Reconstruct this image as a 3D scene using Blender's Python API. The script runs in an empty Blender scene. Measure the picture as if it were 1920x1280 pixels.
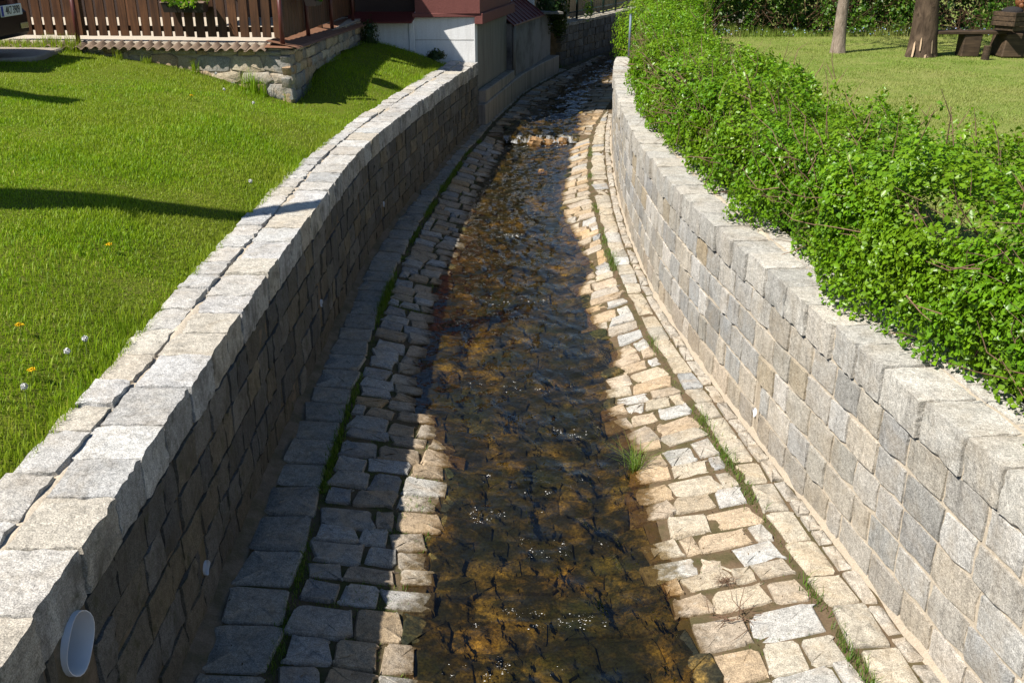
import bpy, bmesh, math, random
import numpy as np
from mathutils import Vector, Matrix

# ---------------------------------------------------------------- camera, sky, sun
SC = bpy.context.scene
COL = SC.collection
random.seed(7)
RNG = np.random.default_rng(7)

cam_d = bpy.data.cameras.new("camera")
cam_d.sensor_fit = 'HORIZONTAL'; cam_d.sensor_width = 36.0
cam_d.lens = 35.0
cam_d.clip_start = 0.05; cam_d.clip_end = 600
cam = bpy.data.objects.new("camera", cam_d)
cam.location = (0, 0, 3.56)
cam.rotation_euler = (math.radians(90 - 22.255), 0, 0)
COL.objects.link(cam)
SC.camera = cam

LIGHT = Vector((1.0, 0.70, -1.45)).normalized()      # the way the sunlight travels
SUN_EL = math.asin(-LIGHT.z)
SUN_AZ = math.atan2(-LIGHT.x, -LIGHT.y)              # clockwise from +Y
world = bpy.data.worlds.new("World")
SC.world = world
world.use_nodes = True
wn = world.node_tree.nodes; wl = world.node_tree.links
wn.clear()
sky = wn.new("ShaderNodeTexSky"); sky.sky_type = 'NISHITA'; sky.sun_disc = False
sky.sun_elevation = SUN_EL; sky.sun_rotation = SUN_AZ
sky.air_density = 1.0; sky.dust_density = 0.25; sky.ozone_density = 3.0
bg = wn.new("ShaderNodeBackground"); bg.inputs["Strength"].default_value = 0.06
wo = wn.new("ShaderNodeOutputWorld")
wl.new(sky.outputs[0], bg.inputs[0]); wl.new(bg.outputs[0], wo.inputs[0])

sun_d = bpy.data.lights.new("sun", 'SUN')
sun_d.energy = 5.0; sun_d.angle = math.radians(0.5); sun_d.color = (1.0, 0.94, 0.85)
sun = bpy.data.objects.new("sun", sun_d)
sun.rotation_euler = LIGHT.to_track_quat('-Z', 'Y').to_euler()
sun.location = (-10, -7, 20)
COL.objects.link(sun)

SC.view_settings.view_transform = 'Standard'
SC.view_settings.look = 'None'
SC.view_settings.exposure = 0.72
SC.view_settings.gamma = 1.0
SC.view_settings.use_curve_mapping = False
SC.render.engine = 'CYCLES'
SC.cycles.max_bounces = 8
SC.cycles.diffuse_bounces = 1
SC.cycles.transparent_max_bounces = 12
SC.cycles.use_denoising = True
SC.cycles.caustics_reflective = False
SC.cycles.caustics_refractive = False

# ---------------------------------------------------------------- noise
def _hash(ix, iy, iz, seed):
    h = (ix * 374761393 + iy * 668265263 + iz * 2147483647 + seed * 144665) & 0xFFFFFFFF
    h = ((h ^ (h >> 13)) * 1274126177) & 0xFFFFFFFF
    return ((h ^ (h >> 16)) & 0xFFFF) / 65535.0

def vnoise(x, y, z=0.0, seed=0):
    x, y, z = np.broadcast_arrays(np.asarray(x, float), np.asarray(y, float), np.asarray(z, float))
    xi = np.floor(x).astype(np.int64); yi = np.floor(y).astype(np.int64); zi = np.floor(z).astype(np.int64)
    fx = x - xi; fy = y - yi; fz = z - zi
    fx = fx * fx * (3 - 2 * fx); fy = fy * fy * (3 - 2 * fy); fz = fz * fz * (3 - 2 * fz)
    r = 0
    for dx in (0, 1):
        for dy in (0, 1):
            for dz in (0, 1):
                w = (fx if dx else 1 - fx) * (fy if dy else 1 - fy) * (fz if dz else 1 - fz)
                r = r + w * _hash(xi + dx, yi + dy, zi + dz, seed)
    return r * 2 - 1

def fbm(x, y, z=0.0, seed=0, oct=3):
    a, r, s = 1.0, 0, 1.0
    for k in range(oct):
        r = r + a * vnoise(np.asarray(x) * s, np.asarray(y) * s, np.asarray(z) * s, seed + k * 17)
        a *= .5; s *= 2.03
    return r

# ---------------------------------------------------------------- objects and meshes
def props(o, label=None, cat=None, group=None, kind=None):
    if label: o["label"] = label
    if cat: o["category"] = cat
    if group: o["group"] = group
    if kind: o["kind"] = kind
    return o

def link(o, parent=None):
    COL.objects.link(o)
    if parent is not None: o.parent = parent
    return o

def thing(name, label, cat, loc=(0, 0, 0), group=None, rz=0.0):
    o = bpy.data.objects.new(name, None)
    o.empty_display_size = .1
    o.location = loc; o.rotation_euler = (0, 0, rz)
    link(o)
    return props(o, label, cat, group)

def mesh_np(name, verts, faces, mat=None, smooth=False, attrs=None):
    """verts (N,3), faces (M,k) arrays"""
    me = bpy.data.meshes.new(name)
    verts = np.asarray(verts, np.float32); faces = np.asarray(faces, np.int32)
    m, k = faces.shape
    me.vertices.add(len(verts)); me.vertices.foreach_set("co", verts.ravel())
    me.loops.add(m * k); me.loops.foreach_set("vertex_index", faces.ravel())
    me.polygons.add(m)
    me.polygons.foreach_set("loop_start", np.arange(0, m * k, k, dtype=np.int32))
    me.polygons.foreach_set("loop_total", np.full(m, k, np.int32))
    if smooth: me.polygons.foreach_set("use_smooth", np.ones(m, bool))
    if mat: me.materials.append(mat)
    for an, arr in (attrs or {}).items():
        arr = np.asarray(arr, np.float32)
        if arr.ndim == 1:
            at = me.attributes.new(an, 'FLOAT', 'POINT'); at.data.foreach_set("value", arr)
        else:
            at = me.attributes.new(an, 'FLOAT_COLOR', 'POINT'); at.data.foreach_set("color", arr.ravel())
    me.update(calc_edges=True); me.validate()
    return me

class MB:
    def __init__(s): s.v = []; s.f = []
    def add(s, vs, fs):
        b = len(s.v); s.v += [tuple(v) for v in vs]; s.f += [tuple(i + b for i in f) for f in fs]
        return s
    def box(s, c, d, rz=0.0, M=None):
        hx, hy, hz = d[0] / 2, d[1] / 2, d[2] / 2
        R = Matrix.Rotation(rz, 3, 'Z') if M is None else M
        vs = [Vector(c) + R @ Vector((x * hx, y * hy, z * hz)) for z in (-1, 1) for y in (-1, 1) for x in (-1, 1)]
        return s.add(vs, [(0, 2, 3, 1), (4, 5, 7, 6), (0, 1, 5, 4), (2, 6, 7, 3), (0, 4, 6, 2), (1, 3, 7, 5)])
    def tube(s, pts, rad, n=8, cap=True):
        pts = [Vector(p) for p in pts]
        if not hasattr(rad, '__len__'): rad = [rad] * len(pts)
        rings = []
        for i, p in enumerate(pts):
            t = (pts[min(i + 1, len(pts) - 1)] - pts[max(i - 1, 0)]).normalized()
            u = t.cross(Vector((0, 0, 1)) if abs(t.z) < .9 else Vector((1, 0, 0))).normalized(); w = t.cross(u)
            rings.append([p + (u * math.cos(a) + w * math.sin(a)) * rad[i] for a in [2 * math.pi * k / n for k in range(n)]])
        vs = [v for r in rings for v in r]; fs = []
        for i in range(len(pts) - 1):
            for k in range(n):
                a, b = i * n + k, i * n + (k + 1) % n
                fs.append((a, a + n, b + n, b))
        if cap:
            fs.append(tuple(range(n))); fs.append(tuple(reversed([len(vs) - n + k for k in range(n)])))
        return s.add(vs, fs)
    def prism(s, poly, z0, z1):
        """poly: list of (x,y), counterclockwise"""
        n = len(poly)
        vs = [(x, y, z0) for x, y in poly] + [(x, y, z1) for x, y in poly]
        fs = [tuple(reversed(range(n))), tuple(range(n, 2 * n))]
        fs += [(i, (i + 1) % n, n + (i + 1) % n, n + i) for i in range(n)]
        return s.add(vs, fs)
    def sphere(s, c, r, n=10, m=6):
        if not hasattr(r, '__len__'): r = (r, r, r)
        vs = [(c[0], c[1], c[2] - r[2])]; fs = []
        for j in range(1, m):
            a = -math.pi / 2 + math.pi * j / m
            for k in range(n):
                b = 2 * math.pi * k / n
                vs.append((c[0] + r[0] * math.cos(a) * math.cos(b), c[1] + r[1] * math.cos(a) * math.sin(b), c[2] + r[2] * math.sin(a)))
        vs.append((c[0], c[1], c[2] + r[2]))
        for k in range(n): fs.append((0, 1 + (k + 1) % n, 1 + k))
        for j in range(m - 2):
            for k in range(n):
                a, b = 1 + j * n + k, 1 + j * n + (k + 1) % n
                fs.append((a, b, b + n, a + n))
        t = len(vs) - 1; o = t - n
        for k in range(n): fs.append((o + k, o + (k + 1) % n, t))
        return s.add(vs, fs)
    def mesh(s, name, mat, smooth=False, bevel=0.0):
        me = bpy.data.meshes.new(name)
        me.from_pydata([tuple(v) for v in s.v], [], s.f)
        if bevel:
            bm = bmesh.new(); bm.from_mesh(me)
            bmesh.ops.bevel(bm, geom=bm.edges[:], offset=bevel, segments=1, affect='EDGES', profile=.6)
            bm.to_mesh(me); bm.free()
        if mat: me.materials.append(mat)
        if smooth:
            me.polygons.foreach_set("use_smooth", np.ones(len(me.polygons), bool))
        me.update()
        return me
    def build(s, name, mat, parent=None, smooth=False, bevel=0.0):
        return link(bpy.data.objects.new(name, s.mesh(name, mat, smooth, bevel)), parent)

def place(name, me, M, parent=None, color=None):
    o = bpy.data.objects.new(name, me)
    COL.objects.link(o)
    if parent is not None: o.parent = parent
    o.matrix_basis = M
    if color is not None: o.color = (*color, 1)
    return o

def frame(p, ax, ay, az, sc=(1, 1, 1)):
    ax, ay, az = Vector(ax) * sc[0], Vector(ay) * sc[1], Vector(az) * sc[2]
    return Matrix(((ax.x, ay.x, az.x, p[0]), (ax.y, ay.y, az.y, p[1]), (ax.z, ay.z, az.z, p[2]), (0, 0, 0, 1)))

# ---------------------------------------------------------------- material nodes
class NT:
    def __init__(s, name):
        s.m = bpy.data.materials.new(name); s.m.use_nodes = True
        s.t = s.m.node_tree; s.t.nodes.clear()
        s.out = s.t.nodes.new("ShaderNodeOutputMaterial")
        s._pos = None
    def n(s, typ, **kw):
        nd = s.t.nodes.new(typ)
        for k, v in kw.items(): setattr(nd, k, v)
        return nd
    def set(s, sock, v):
        if isinstance(v, bpy.types.NodeSocket): s.t.links.new(v, sock)
        elif hasattr(v, '__len__') and len(v) == 3 and sock.type == 'RGBA': sock.default_value = (*v, 1)
        else: sock.default_value = v
    def pos(s):
        if s._pos is None: s._pos = s.n("ShaderNodeNewGeometry").outputs["Position"]
        return s._pos
    def objpos(s): return s.n("ShaderNodeTexCoord").outputs["Object"]
    def map(s, vec, scale=(1, 1, 1), rot=(0, 0, 0)):
        nd = s.n("ShaderNodeMapping"); s.set(nd.inputs["Vector"], vec)
        nd.inputs["Scale"].default_value = scale; nd.inputs["Rotation"].default_value = rot
        return nd.outputs[0]
    def noise(s, scale, detail=3, rough=.55, vec=None, dist=0.0):
        nd = s.n("ShaderNodeTexNoise"); s.set(nd.inputs["Vector"], vec if vec is not None else s.pos())
        nd.inputs["Scale"].default_value = scale; nd.inputs["Detail"].default_value = detail
        nd.inputs["Roughness"].default_value = rough; nd.inputs["Distortion"].default_value = dist
        return nd.outputs["Fac"]
    def vor(s, scale, vec=None, feature='F1', out="Distance"):
        nd = s.n("ShaderNodeTexVoronoi"); nd.feature = feature
        s.set(nd.inputs["Vector"], vec if vec is not None else s.pos()); nd.inputs["Scale"].default_value = scale
        return nd.outputs[out]
    def ramp(s, fac, stops):
        nd = s.n("ShaderNodeValToRGB"); s.set(nd.inputs[0], fac)
        e = nd.color_ramp.elements
        while len(e) < len(stops): e.new(.5)
        for i, (p, c) in enumerate(stops):
            e[i].position = p
            e[i].color = (c, c, c, 1) if not hasattr(c, '__len__') else (*c, 1)
        return nd.outputs[0]
    def mix(s, fac, a, b, blend='MIX'):
        nd = s.n("ShaderNodeMix", data_type='RGBA', blend_type=blend)
        s.set(nd.inputs[0], fac); s.set(nd.inputs[6], a); s.set(nd.inputs[7], b)
        return nd.outputs[2]
    def math(s, op, a, b=0.0, clamp=False):
        nd = s.n("ShaderNodeMath", operation=op); nd.use_clamp = clamp
        s.set(nd.inputs[0], a); s.set(nd.inputs[1], b)
        return nd.outputs[0]
    def attr(s, name, out="Fac"):
        return s.n("ShaderNodeAttribute", attribute_name=name).outputs[out]
    def bump(s, h, strength=.5, dist=.01, normal=None):
        nd = s.n("ShaderNodeBump"); s.set(nd.inputs["Height"], h)
        nd.inputs["Strength"].default_value = strength; nd.inputs["Distance"].default_value = dist
        if normal is not None: s.set(nd.inputs["Normal"], normal)
        return nd.outputs[0]
    def bsdf(s, color, rough=.9, normal=None, spec=.3, metal=0.0, **kw):
        nd = s.n("ShaderNodeBsdfPrincipled")
        s.set(nd.inputs["Base Color"], color); s.set(nd.inputs["Roughness"], rough)
        nd.inputs["Specular IOR Level"].default_value = spec; nd.inputs["Metallic"].default_value = metal
        if normal is not None: s.set(nd.inputs["Normal"], normal)
        for k, v in kw.items(): s.set(nd.inputs[k.replace('_', ' ')], v)
        return nd.outputs[0]
    def done(s, shader):
        s.t.links.new(shader, s.out.inputs["Surface"]); return s.m

def plain(name, color, rough=.6, spec=.3, metal=0.0, bumpscale=None, vary=.15, vscale=8):
    t = NT(name)
    f = t.noise(vscale, 4)
    c = t.mix(f, tuple(x * (1 - vary) for x in color), tuple(min(1, x * (1 + vary)) for x in color))
    nrm = t.bump(t.noise(bumpscale, 3), .3, .004) if bumpscale else None
    return t.done(t.bsdf(c, rough, nrm, spec, metal))

def granite(name, src='object', moss=0.0, wet=False, dirt=.35, dirtcol=(.30, .23, .14), fine=1.0, dark=1.0):
    t = NT(name)
    if src == 'object': base = t.n("ShaderNodeObjectInfo").outputs["Color"]
    else: base = t.attr("tint", "Color")
    sp = t.ramp(t.noise(150, 2, .7), [(.36, .55 * dark), (.5, 1.0 * dark), (.64, 1.42 * dark)])
    c = t.mix(.9 * fine, base, sp, 'MULTIPLY')
    sp2 = t.ramp(t.noise(38, 3, .65), [(.3, .72), (.62, 1.15)])
    c = t.mix(.8, c, sp2, 'MULTIPLY')
    st = t.ramp(t.noise(4.2, 5, .62, dist=.6), [(.46, 0.0), (.72, 1.0)])
    c = t.mix(t.math('MULTIPLY', st, dirt), c, dirtcol)
    st2 = t.ramp(t.noise(3.1, 6, .7, vec=t.map(t.pos(), (3.6, 3.6, 1.1))), [(.48, 1.0), (.72, .42)])
    c = t.mix(.7, c, st2, 'MULTIPLY')
    if moss:
        ms = t.ramp(t.noise(9, 4, .7), [(.55, 0.0), (.68, 1.0)])
        c = t.mix(t.math('MULTIPLY', ms, moss), c, (.05, .055, .02))
    rgh = .88
    if wet:                                          # damp and algae-stained up to a finger's width above the water
        sp_ = t.n("ShaderNodeSeparateXYZ"); t.set(sp_.inputs[0], t.pos())
        lvl = t.math('ADD', t.math('MULTIPLY', t.math('MAXIMUM', t.math('SUBTRACT', sp_.outputs[1], 10.0), 0.0), .016), -.15)
        lvl = t.math('ADD', lvl, t.math('MULTIPLY', t.math('GREATER_THAN', sp_.outputs[1], 18.5), .10))
        hgt_ = t.math('SUBTRACT', t.math('SUBTRACT', sp_.outputs[2], lvl), t.math('MULTIPLY', t.math('SUBTRACT', t.noise(16, 4, .6), .5), .05))
        wf = t.ramp(t.math('MULTIPLY', hgt_, 10.0), [(.05, 1.0), (.26, 0.0)])
        c = t.mix(wf, c, t.mix(1.0, c, (.36, .30, .20), 'MULTIPLY'))
        rgh = t.math('SUBTRACT', .88, t.math('MULTIPLY', wf, .5))
    li = t.ramp(t.noise(14, 4, .75), [(.60, 0.0), (.70, 1.0)])
    c = t.mix(t.math('MULTIPLY', li, .35), c, (.50, .49, .43) if not moss else (.20, .20, .17))
    b1 = t.bump(t.noise(26, 5, .62), .75, .016)
    b2 = t.bump(t.noise(130, 3, .6), .55, .004, b1)
    return t.done(t.bsdf(c, rgh, b2, .25))

M = {}
M['granite'] = granite("granite")
M['granite_shade'] = granite("granite_weathered_shaded", moss=.55, dirt=.85, dirtcol=(.085, .075, .058))  # moss and weathering, with the wall's shade mixed into the tone
M['cobble'] = granite("cobble_granite", wet=True, dirt=.40, dirtcol=(.40, .28, .15))
M['rubble'] = granite("rubble_stone", dirt=.5, dirtcol=(.42, .30, .17))

def mortar_mat(name, c0, c1, moss=0.0):
    t = NT(name)
    c = t.mix(t.noise(11, 5, .65), c0, c1)
    c = t.mix(.5, c, t.ramp(t.noise(120, 2), [(.35, .7), (.65, 1.25)]), 'MULTIPLY')
    if moss:
        c = t.mix(t.math('MULTIPLY', t.ramp(t.noise(6, 4), [(.42, 0.0), (.6, 1.0)]), moss), c, (.035, .05, .012))
    return t.done(t.bsdf(c, .95, t.bump(t.noise(45, 4), .6, .012), .15))
M['mortar'] = mortar_mat("mortar", (.34, .285, .215), (.44, .375, .29))
M['pointing'] = mortar_mat("pointing_mortar", (.42, .36, .28), (.54, .47, .37))
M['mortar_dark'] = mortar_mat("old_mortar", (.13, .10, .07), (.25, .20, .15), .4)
M['soil_dry'] = mortar_mat("dry_joint_soil", (.062, .043, .026), (.19, .135, .082), .45)
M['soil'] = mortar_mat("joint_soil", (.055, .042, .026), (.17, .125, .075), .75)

def bedstone():
    t = NT("stream_stone")
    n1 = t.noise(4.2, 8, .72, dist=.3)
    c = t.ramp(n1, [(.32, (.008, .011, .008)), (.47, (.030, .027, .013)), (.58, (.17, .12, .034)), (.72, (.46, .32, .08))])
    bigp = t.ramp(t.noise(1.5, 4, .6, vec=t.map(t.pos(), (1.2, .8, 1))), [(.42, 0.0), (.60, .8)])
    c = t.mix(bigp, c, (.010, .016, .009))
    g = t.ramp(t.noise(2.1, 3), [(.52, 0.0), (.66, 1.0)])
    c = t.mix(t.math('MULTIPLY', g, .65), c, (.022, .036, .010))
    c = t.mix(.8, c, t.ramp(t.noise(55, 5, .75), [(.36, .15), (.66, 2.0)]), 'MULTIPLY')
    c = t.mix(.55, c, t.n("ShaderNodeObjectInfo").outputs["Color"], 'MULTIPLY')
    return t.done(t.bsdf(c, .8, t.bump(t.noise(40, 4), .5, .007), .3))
M['bed'] = bedstone()

def water_mat():
    t = NT("clear_stream_water")
    p = t.map(t.pos(), (1, .55, 1))
    h = t.math('ADD', t.math('MULTIPLY', t.noise(10, 2, .5, vec=p, dist=.3), 1.0), t.math('MULTIPLY', t.noise(34, 2, .5, vec=p, dist=.3), .22))
    nrm = t.bump(h, .8, .016)
    fr = t.n("ShaderNodeFresnel"); fr.inputs["IOR"].default_value = 1.37; t.set(fr.inputs["Normal"], nrm)
    gl = t.n("ShaderNodeBsdfGlossy"); gl.inputs["Roughness"].default_value = .045; t.set(gl.inputs["Normal"], nrm)
    gl.inputs["Color"].default_value = (.95, .97, 1, 1)
    tr = t.n("ShaderNodeBsdfTransparent"); tr.inputs["Color"].default_value = (.71, .64, .45, 1)
    mx = t.n("ShaderNodeMixShader"); t.set(mx.inputs[0], fr.outputs[0])
    t.t.links.new(tr.outputs[0], mx.inputs[1]); t.t.links.new(gl.outputs[0], mx.inputs[2])
    return t.done(mx.outputs[0])
M['water'] = water_mat()

def foam_mat():
    t = NT("white_water")
    f = t.ramp(t.noise(9, 4, .6, vec=t.map(t.pos(), (1.6, .5, .25))), [(.46, 0.0), (.80, .8)])
    tr = t.n("ShaderNodeBsdfTransparent"); tr.inputs["Color"].default_value = (.8, .72, .55, 1)
    wt = t.bsdf((.82, .84, .85), .35, t.bump(t.noise(60, 3), .8, .02), .5)
    mx = t.n("ShaderNodeMixShader"); t.set(mx.inputs[0], f)
    t.t.links.new(tr.outputs[0], mx.inputs[1]); t.t.links.new(wt, mx.inputs[2])
    return t.done(mx.outputs[0])
M['foam'] = foam_mat()

def leafy(name, stops, trans=.35, rough=.45, spec=.35, patch=None):
    t = NT(name)
    c = t.ramp(t.attr("rnd"), stops)
    if name == 'hedge_leaf': c = t.mix(t.ramp(t.noise(1.6, 3), [(.4, 0.0), (.65, .55)]), c, (.19, .29, .012)); c = t.mix(t.ramp(t.noise(2.3, 3, vec=t.map(t.pos(), (1, 1, 1.4))), [(.55, 0.0), (.75, .3)]), c, (.04, .12, .012))
    if patch:
        f = t.ramp(t.noise(patch[0], 4, .6), [(.42, 0.0), (.66, 1.0)])
        c = t.mix(t.math('MULTIPLY', f, patch[2]), c, patch[1])
    d = t.bsdf(c, rough, None, spec)
    tl = t.n("ShaderNodeBsdfTranslucent"); t.set(tl.inputs["Color"], t.mix(.5, c, (.30, .42, .02)))
    mx = t.n("ShaderNodeMixShader"); mx.inputs[0].default_value = trans
    t.t.links.new(d, mx.inputs[1]); t.t.links.new(tl.outputs[0], mx.inputs[2])
    return t.done(mx.outputs[0])
M['grass'] = leafy("lawn_grass_blades", [(0, (.085, .19, .002)), (.45, (.205, .38, .004)), (.8, (.32, .48, .008)), (.93, (.46, .46, .07)), (1, (.55, .48, .20))], .48, .5, .3, (.7, (.30, .33, .035), .65))
M['mown'] = leafy("mown_grass_blades", [(0, (.12, .21, .02)), (.5, (.20, .30, .04)), (.85, (.29, .36, .075)), (1, (.42, .40, .16))], .32, .5, .3, (.45, (.34, .33, .11), .8))
M['weed'] = leafy("weed_blades", [(0, (.04, .10, .008)), (.7, (.10, .20, .015)), (1, (.22, .24, .06))], .35)
M['leaf'] = leafy("hedge_leaf", [(0, (.038, .12, .006)), (.4, (.10, .245, .008)), (.75, (.18, .37, .010)), (.93, (.25, .41, .018)), (1, (.36, .40, .05))], .38, .38, .45)
M['leaf_dark'] = leafy("bush_leaf", [(0, (.018, .055, .006)), (.5, (.045, .12, .008)), (.9, (.10, .21, .012)), (1, (.19, .28, .03))], .33, .4, .4)
M['ivy'] = leafy("ivy_leaf", [(0, (.010, .028, .006)), (1, (.03, .07, .012))], .2, .45, .35)
M['pink_leaf'] = leafy("pink_blossom_leaf", [(0, (.28, .10, .05)), (1, (.60, .34, .22))], .3)
M['blueflower'] = leafy("pale_blue_petal", [(0, (.25, .38, .62)), (1, (.5, .6, .8))], .2)

def lawn_mat(name, a, b, c3):
    t = NT(name)
    c = t.mix(t.ramp(t.noise(1.3, 5, .6), [(.35, 0.0), (.65, 1.0)]), a, b)
    c = t.mix(t.ramp(t.noise(30, 3, .6), [(.45, 0.0), (.75, .7)]), c, c3)
    return t.done(t.bsdf(c, .95, t.bump(t.noise(60, 3), .8, .02), .1))
M['lawn'] = lawn_mat("lawn_ground", (.085, .13, .006), (.12, .155, .012), (.16, .13, .05))
M['lawn_far'] = lawn_mat("mown_lawn_ground", (.13, .195, .03), (.22, .24, .07), (.26, .24, .10))
M['stemwood'] = plain("hedge_stem_wood", (.10, .058, .034), .8, .2, vary=.4, vscale=20)
M['litter'] = leafy("brown_leaf_litter", [(0, (.030, .020, .012)), (.6, (.10, .060, .030)), (1, (.26, .18, .10))], .05, .8, .1)
M['twig'] = plain("dry_twig", (.20, .125, .08), .8, .2, vary=.4, vscale=20)

def wood_mat(name, c0, c1, axis='z', rough=.55, spec=.35, scale=30):
    t = NT(name)
    sc = {'z': (1, 1, .06), 'x': (.06, 1, 1), 'y': (1, .06, 1)}[axis]
    oi = t.n("ShaderNodeObjectInfo").outputs["Random"]
    g = t.noise(scale, 5, .6, vec=t.map(t.pos(), sc), dist=.4)
    c = t.mix(t.ramp(g, [(.3, 0.0), (.7, 1.0)]), c0, c1)
    c = t.mix(1.0, c, t.ramp(oi, [(0, .68), (1, 1.3)]), 'MULTIPLY')
    c = t.mix(.8, c, t.ramp(t.noise(5, 4), [(.3, .65), (.7, 1.25)]), 'MULTIPLY')
    return t.done(t.bsdf(c, rough, t.bump(g, .4, .004), spec))
M['picket'] = wood_mat("stained_picket_wood", (.034, .013, .005), (.100, .043, .017))
M['plank'] = wood_mat("tan_plank_wood", (.20, .115, .055), (.36, .22, .11))
M['oldwood'] = wood_mat("weathered_bench_wood", (.022, .015, .010), (.085, .056, .034), 'x', .7, .25)
M['carving'] = wood_mat("carved_wood", (.10, .035, .014), (.30, .12, .045), 'z', .55, .35)
M['bark_grey'] = None
def bark(name, c0, c1, sc, strength):
    t = NT(name)
    g = t.noise(sc, 6, .68, vec=t.map(t.pos(), (1, 1, .35)), dist=.6)
    c = t.mix(t.ramp(g, [(.3, 0.0), (.68, 1.0)]), c0, c1)
    c = t.mix(.7, c, t.ramp(t.noise(3.0, 4), [(.3, .6), (.65, 1.3)]), 'MULTIPLY')
    return t.done(t.bsdf(c, .9, t.bump(g, .9, .03), .15))
M['bark_grey'] = bark("grey_bark", (.17, .13, .10), (.32, .26, .21), 24, .8)
M['bark_brown'] = bark("brown_bark", (.035, .024, .017), (.125, .088, .060), 9, .9)
M['barkless'] = plain("bare_sapwood", (.50, .36, .24), .8, .2)

def paint(name, col, stain, sfac=.5, streak=True, rough=.75, dscale=3.0):
    t = NT(name)
    v = t.map(t.pos(), (3.2, 3.2, .35)) if streak else t.pos()
    f = t.ramp(t.noise(dscale, 6, .68, vec=v), [(.45, 0.0), (.75, 1.0)])
    c = t.mix(t.math('MULTIPLY', f, sfac), col, stain)
    c = t.mix(.35, c, t.ramp(t.noise(40, 3), [(.3, .8), (.7, 1.15)]), 'MULTIPLY')
    return t.done(t.bsdf(c, rough, t.bump(t.noise(35, 4), .35, .01), .25))
M['white_paint'] = paint("white_basement_paint", (.74, .75, .75), (.42, .41, .39), .35)
M['grey_concrete'] = paint("grey_concrete", (.21, .20, .18), (.06, .05, .045), .6)
M['kerb_concrete'] = paint("kerb_concrete", (.30, .27, .23), (.05, .04, .035), .7, dscale=2.0)
M['plaster'] = paint("mouldy_plaster", (.20, .20, .205), (.012, .012, .012), .97, False, dscale=1.5)
M['maroon'] = paint("maroon_paint", (.165, .060, .052), (.11, .04, .035), .4)
M['maroon_dark'] = paint("maroon_sheet_metal", (.115, .026, .022), (.05, .015, .014), .5, rough=.5)
M['brown_sheet'] = paint("brown_coping_sheet", (.22, .115, .070), (.11, .055, .035), .5, False, rough=.5)
M['tile'] = paint("clay_roof_tile", (.215, .155, .11), (.09, .065, .045), .6, False)
M['post_paint'] = plain("maroon_post_paint", (.085, .024, .020), .4, .4)
M['patio'] = mortar_mat("pale_patio_concrete", (.42, .36, .28), (.56, .49, .39))
M['drive'] = mortar_mat("rough_drive_concrete", (.26, .22, .18), (.42, .36, .29))
M['zinc'] = plain("zinc_metal", (.13, .17, .22), .5, .4, .2)
M['green_metal'] = plain("green_metal", (.012, .030, .025), .4, .4)
M['pvc'] = plain("white_pvc", (.74, .74, .76), .45, .4, vary=.12)
M['carpaint'] = plain("black_car_paint", (.008, .009, .013), .12, .6, vary=.05)
M['carplastic'] = plain("black_car_plastic", (.004, .004, .0045), .45, .3)
M['silver'] = plain("silver_sky_reflection", (.55, .58, .62), .2, .6, .8)
M['rubber'] = plain("tyre_rubber", (.012, .012, .012), .8, .2)
M['glass'] = plain("dark_car_glass", (.012, .014, .018), .05, .6)
M['lens'] = plain("amber_lens", (.60, .46, .20), .2, .5)
M['red_lens'] = plain("red_lens", (.30, .012, .010), .2, .5)
M['plate'] = plain("plate_white", (.74, .76, .76), .4, .4, vary=.05)
M['plate_blue'] = plain("plate_blue", (.015, .05, .35), .4, .4)
M['black'] = plain("black_print", (.008, .008, .009), .5, .3)
M['planter'] = plain("dark_planter_plastic", (.018, .014, .013), .5, .35)
M['planter_rim'] = plain("planter_rim", (.30, .20, .16), .5, .35)
M['yellow'] = plain("dandelion_yellow", (.80, .50, .01), .7, .2)
M['puff'] = plain("dandelion_seed_white", (.70, .70, .68), .9, .1)
M['stem'] = plain("flower_stem", (.16, .22, .05), .7, .2)
M['darksoil'] = plain("planting_soil", (.03, .028, .028), .95, .1, vary=.5, vscale=40)
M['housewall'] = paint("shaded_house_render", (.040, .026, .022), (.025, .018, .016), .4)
M['hedge_soil'] = plain("hedge_soil", (.035, .026, .017), .95, .1, vary=.4)

# ---------------------------------------------------------------- the lie of the land (metres; camera over the origin)
def smooth_curve(pts, x0, x1, sig=.25, step=.05):
    p = np.array(sorted(pts)); xs = np.arange(x0 - 2, x1 + 2, step)
    sl0 = (p[2, 1] - p[0, 1]) / (p[2, 0] - p[0, 0]); sl1 = (p[-1, 1] - p[-3, 1]) / (p[-1, 0] - p[-3, 0])
    y = np.interp(xs, p[:, 0], p[:, 1])
    lo = xs < p[0, 0]; hi = xs > p[-1, 0]
    y[lo] = p[0, 1] + (xs[lo] - p[0, 0]) * sl0; y[hi] = p[-1, 1] + (xs[hi] - p[-1, 0]) * sl1
    k = np.arange(-int(3 * sig / step), int(3 * sig / step) + 1) * step
    w = np.exp(-k * k / (2 * sig * sig)); w /= w.sum()
    y = np.convolve(np.pad(y, len(k) // 2, mode='edge'), w, 'valid')
    return lambda q: np.interp(q, xs, y)

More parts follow.
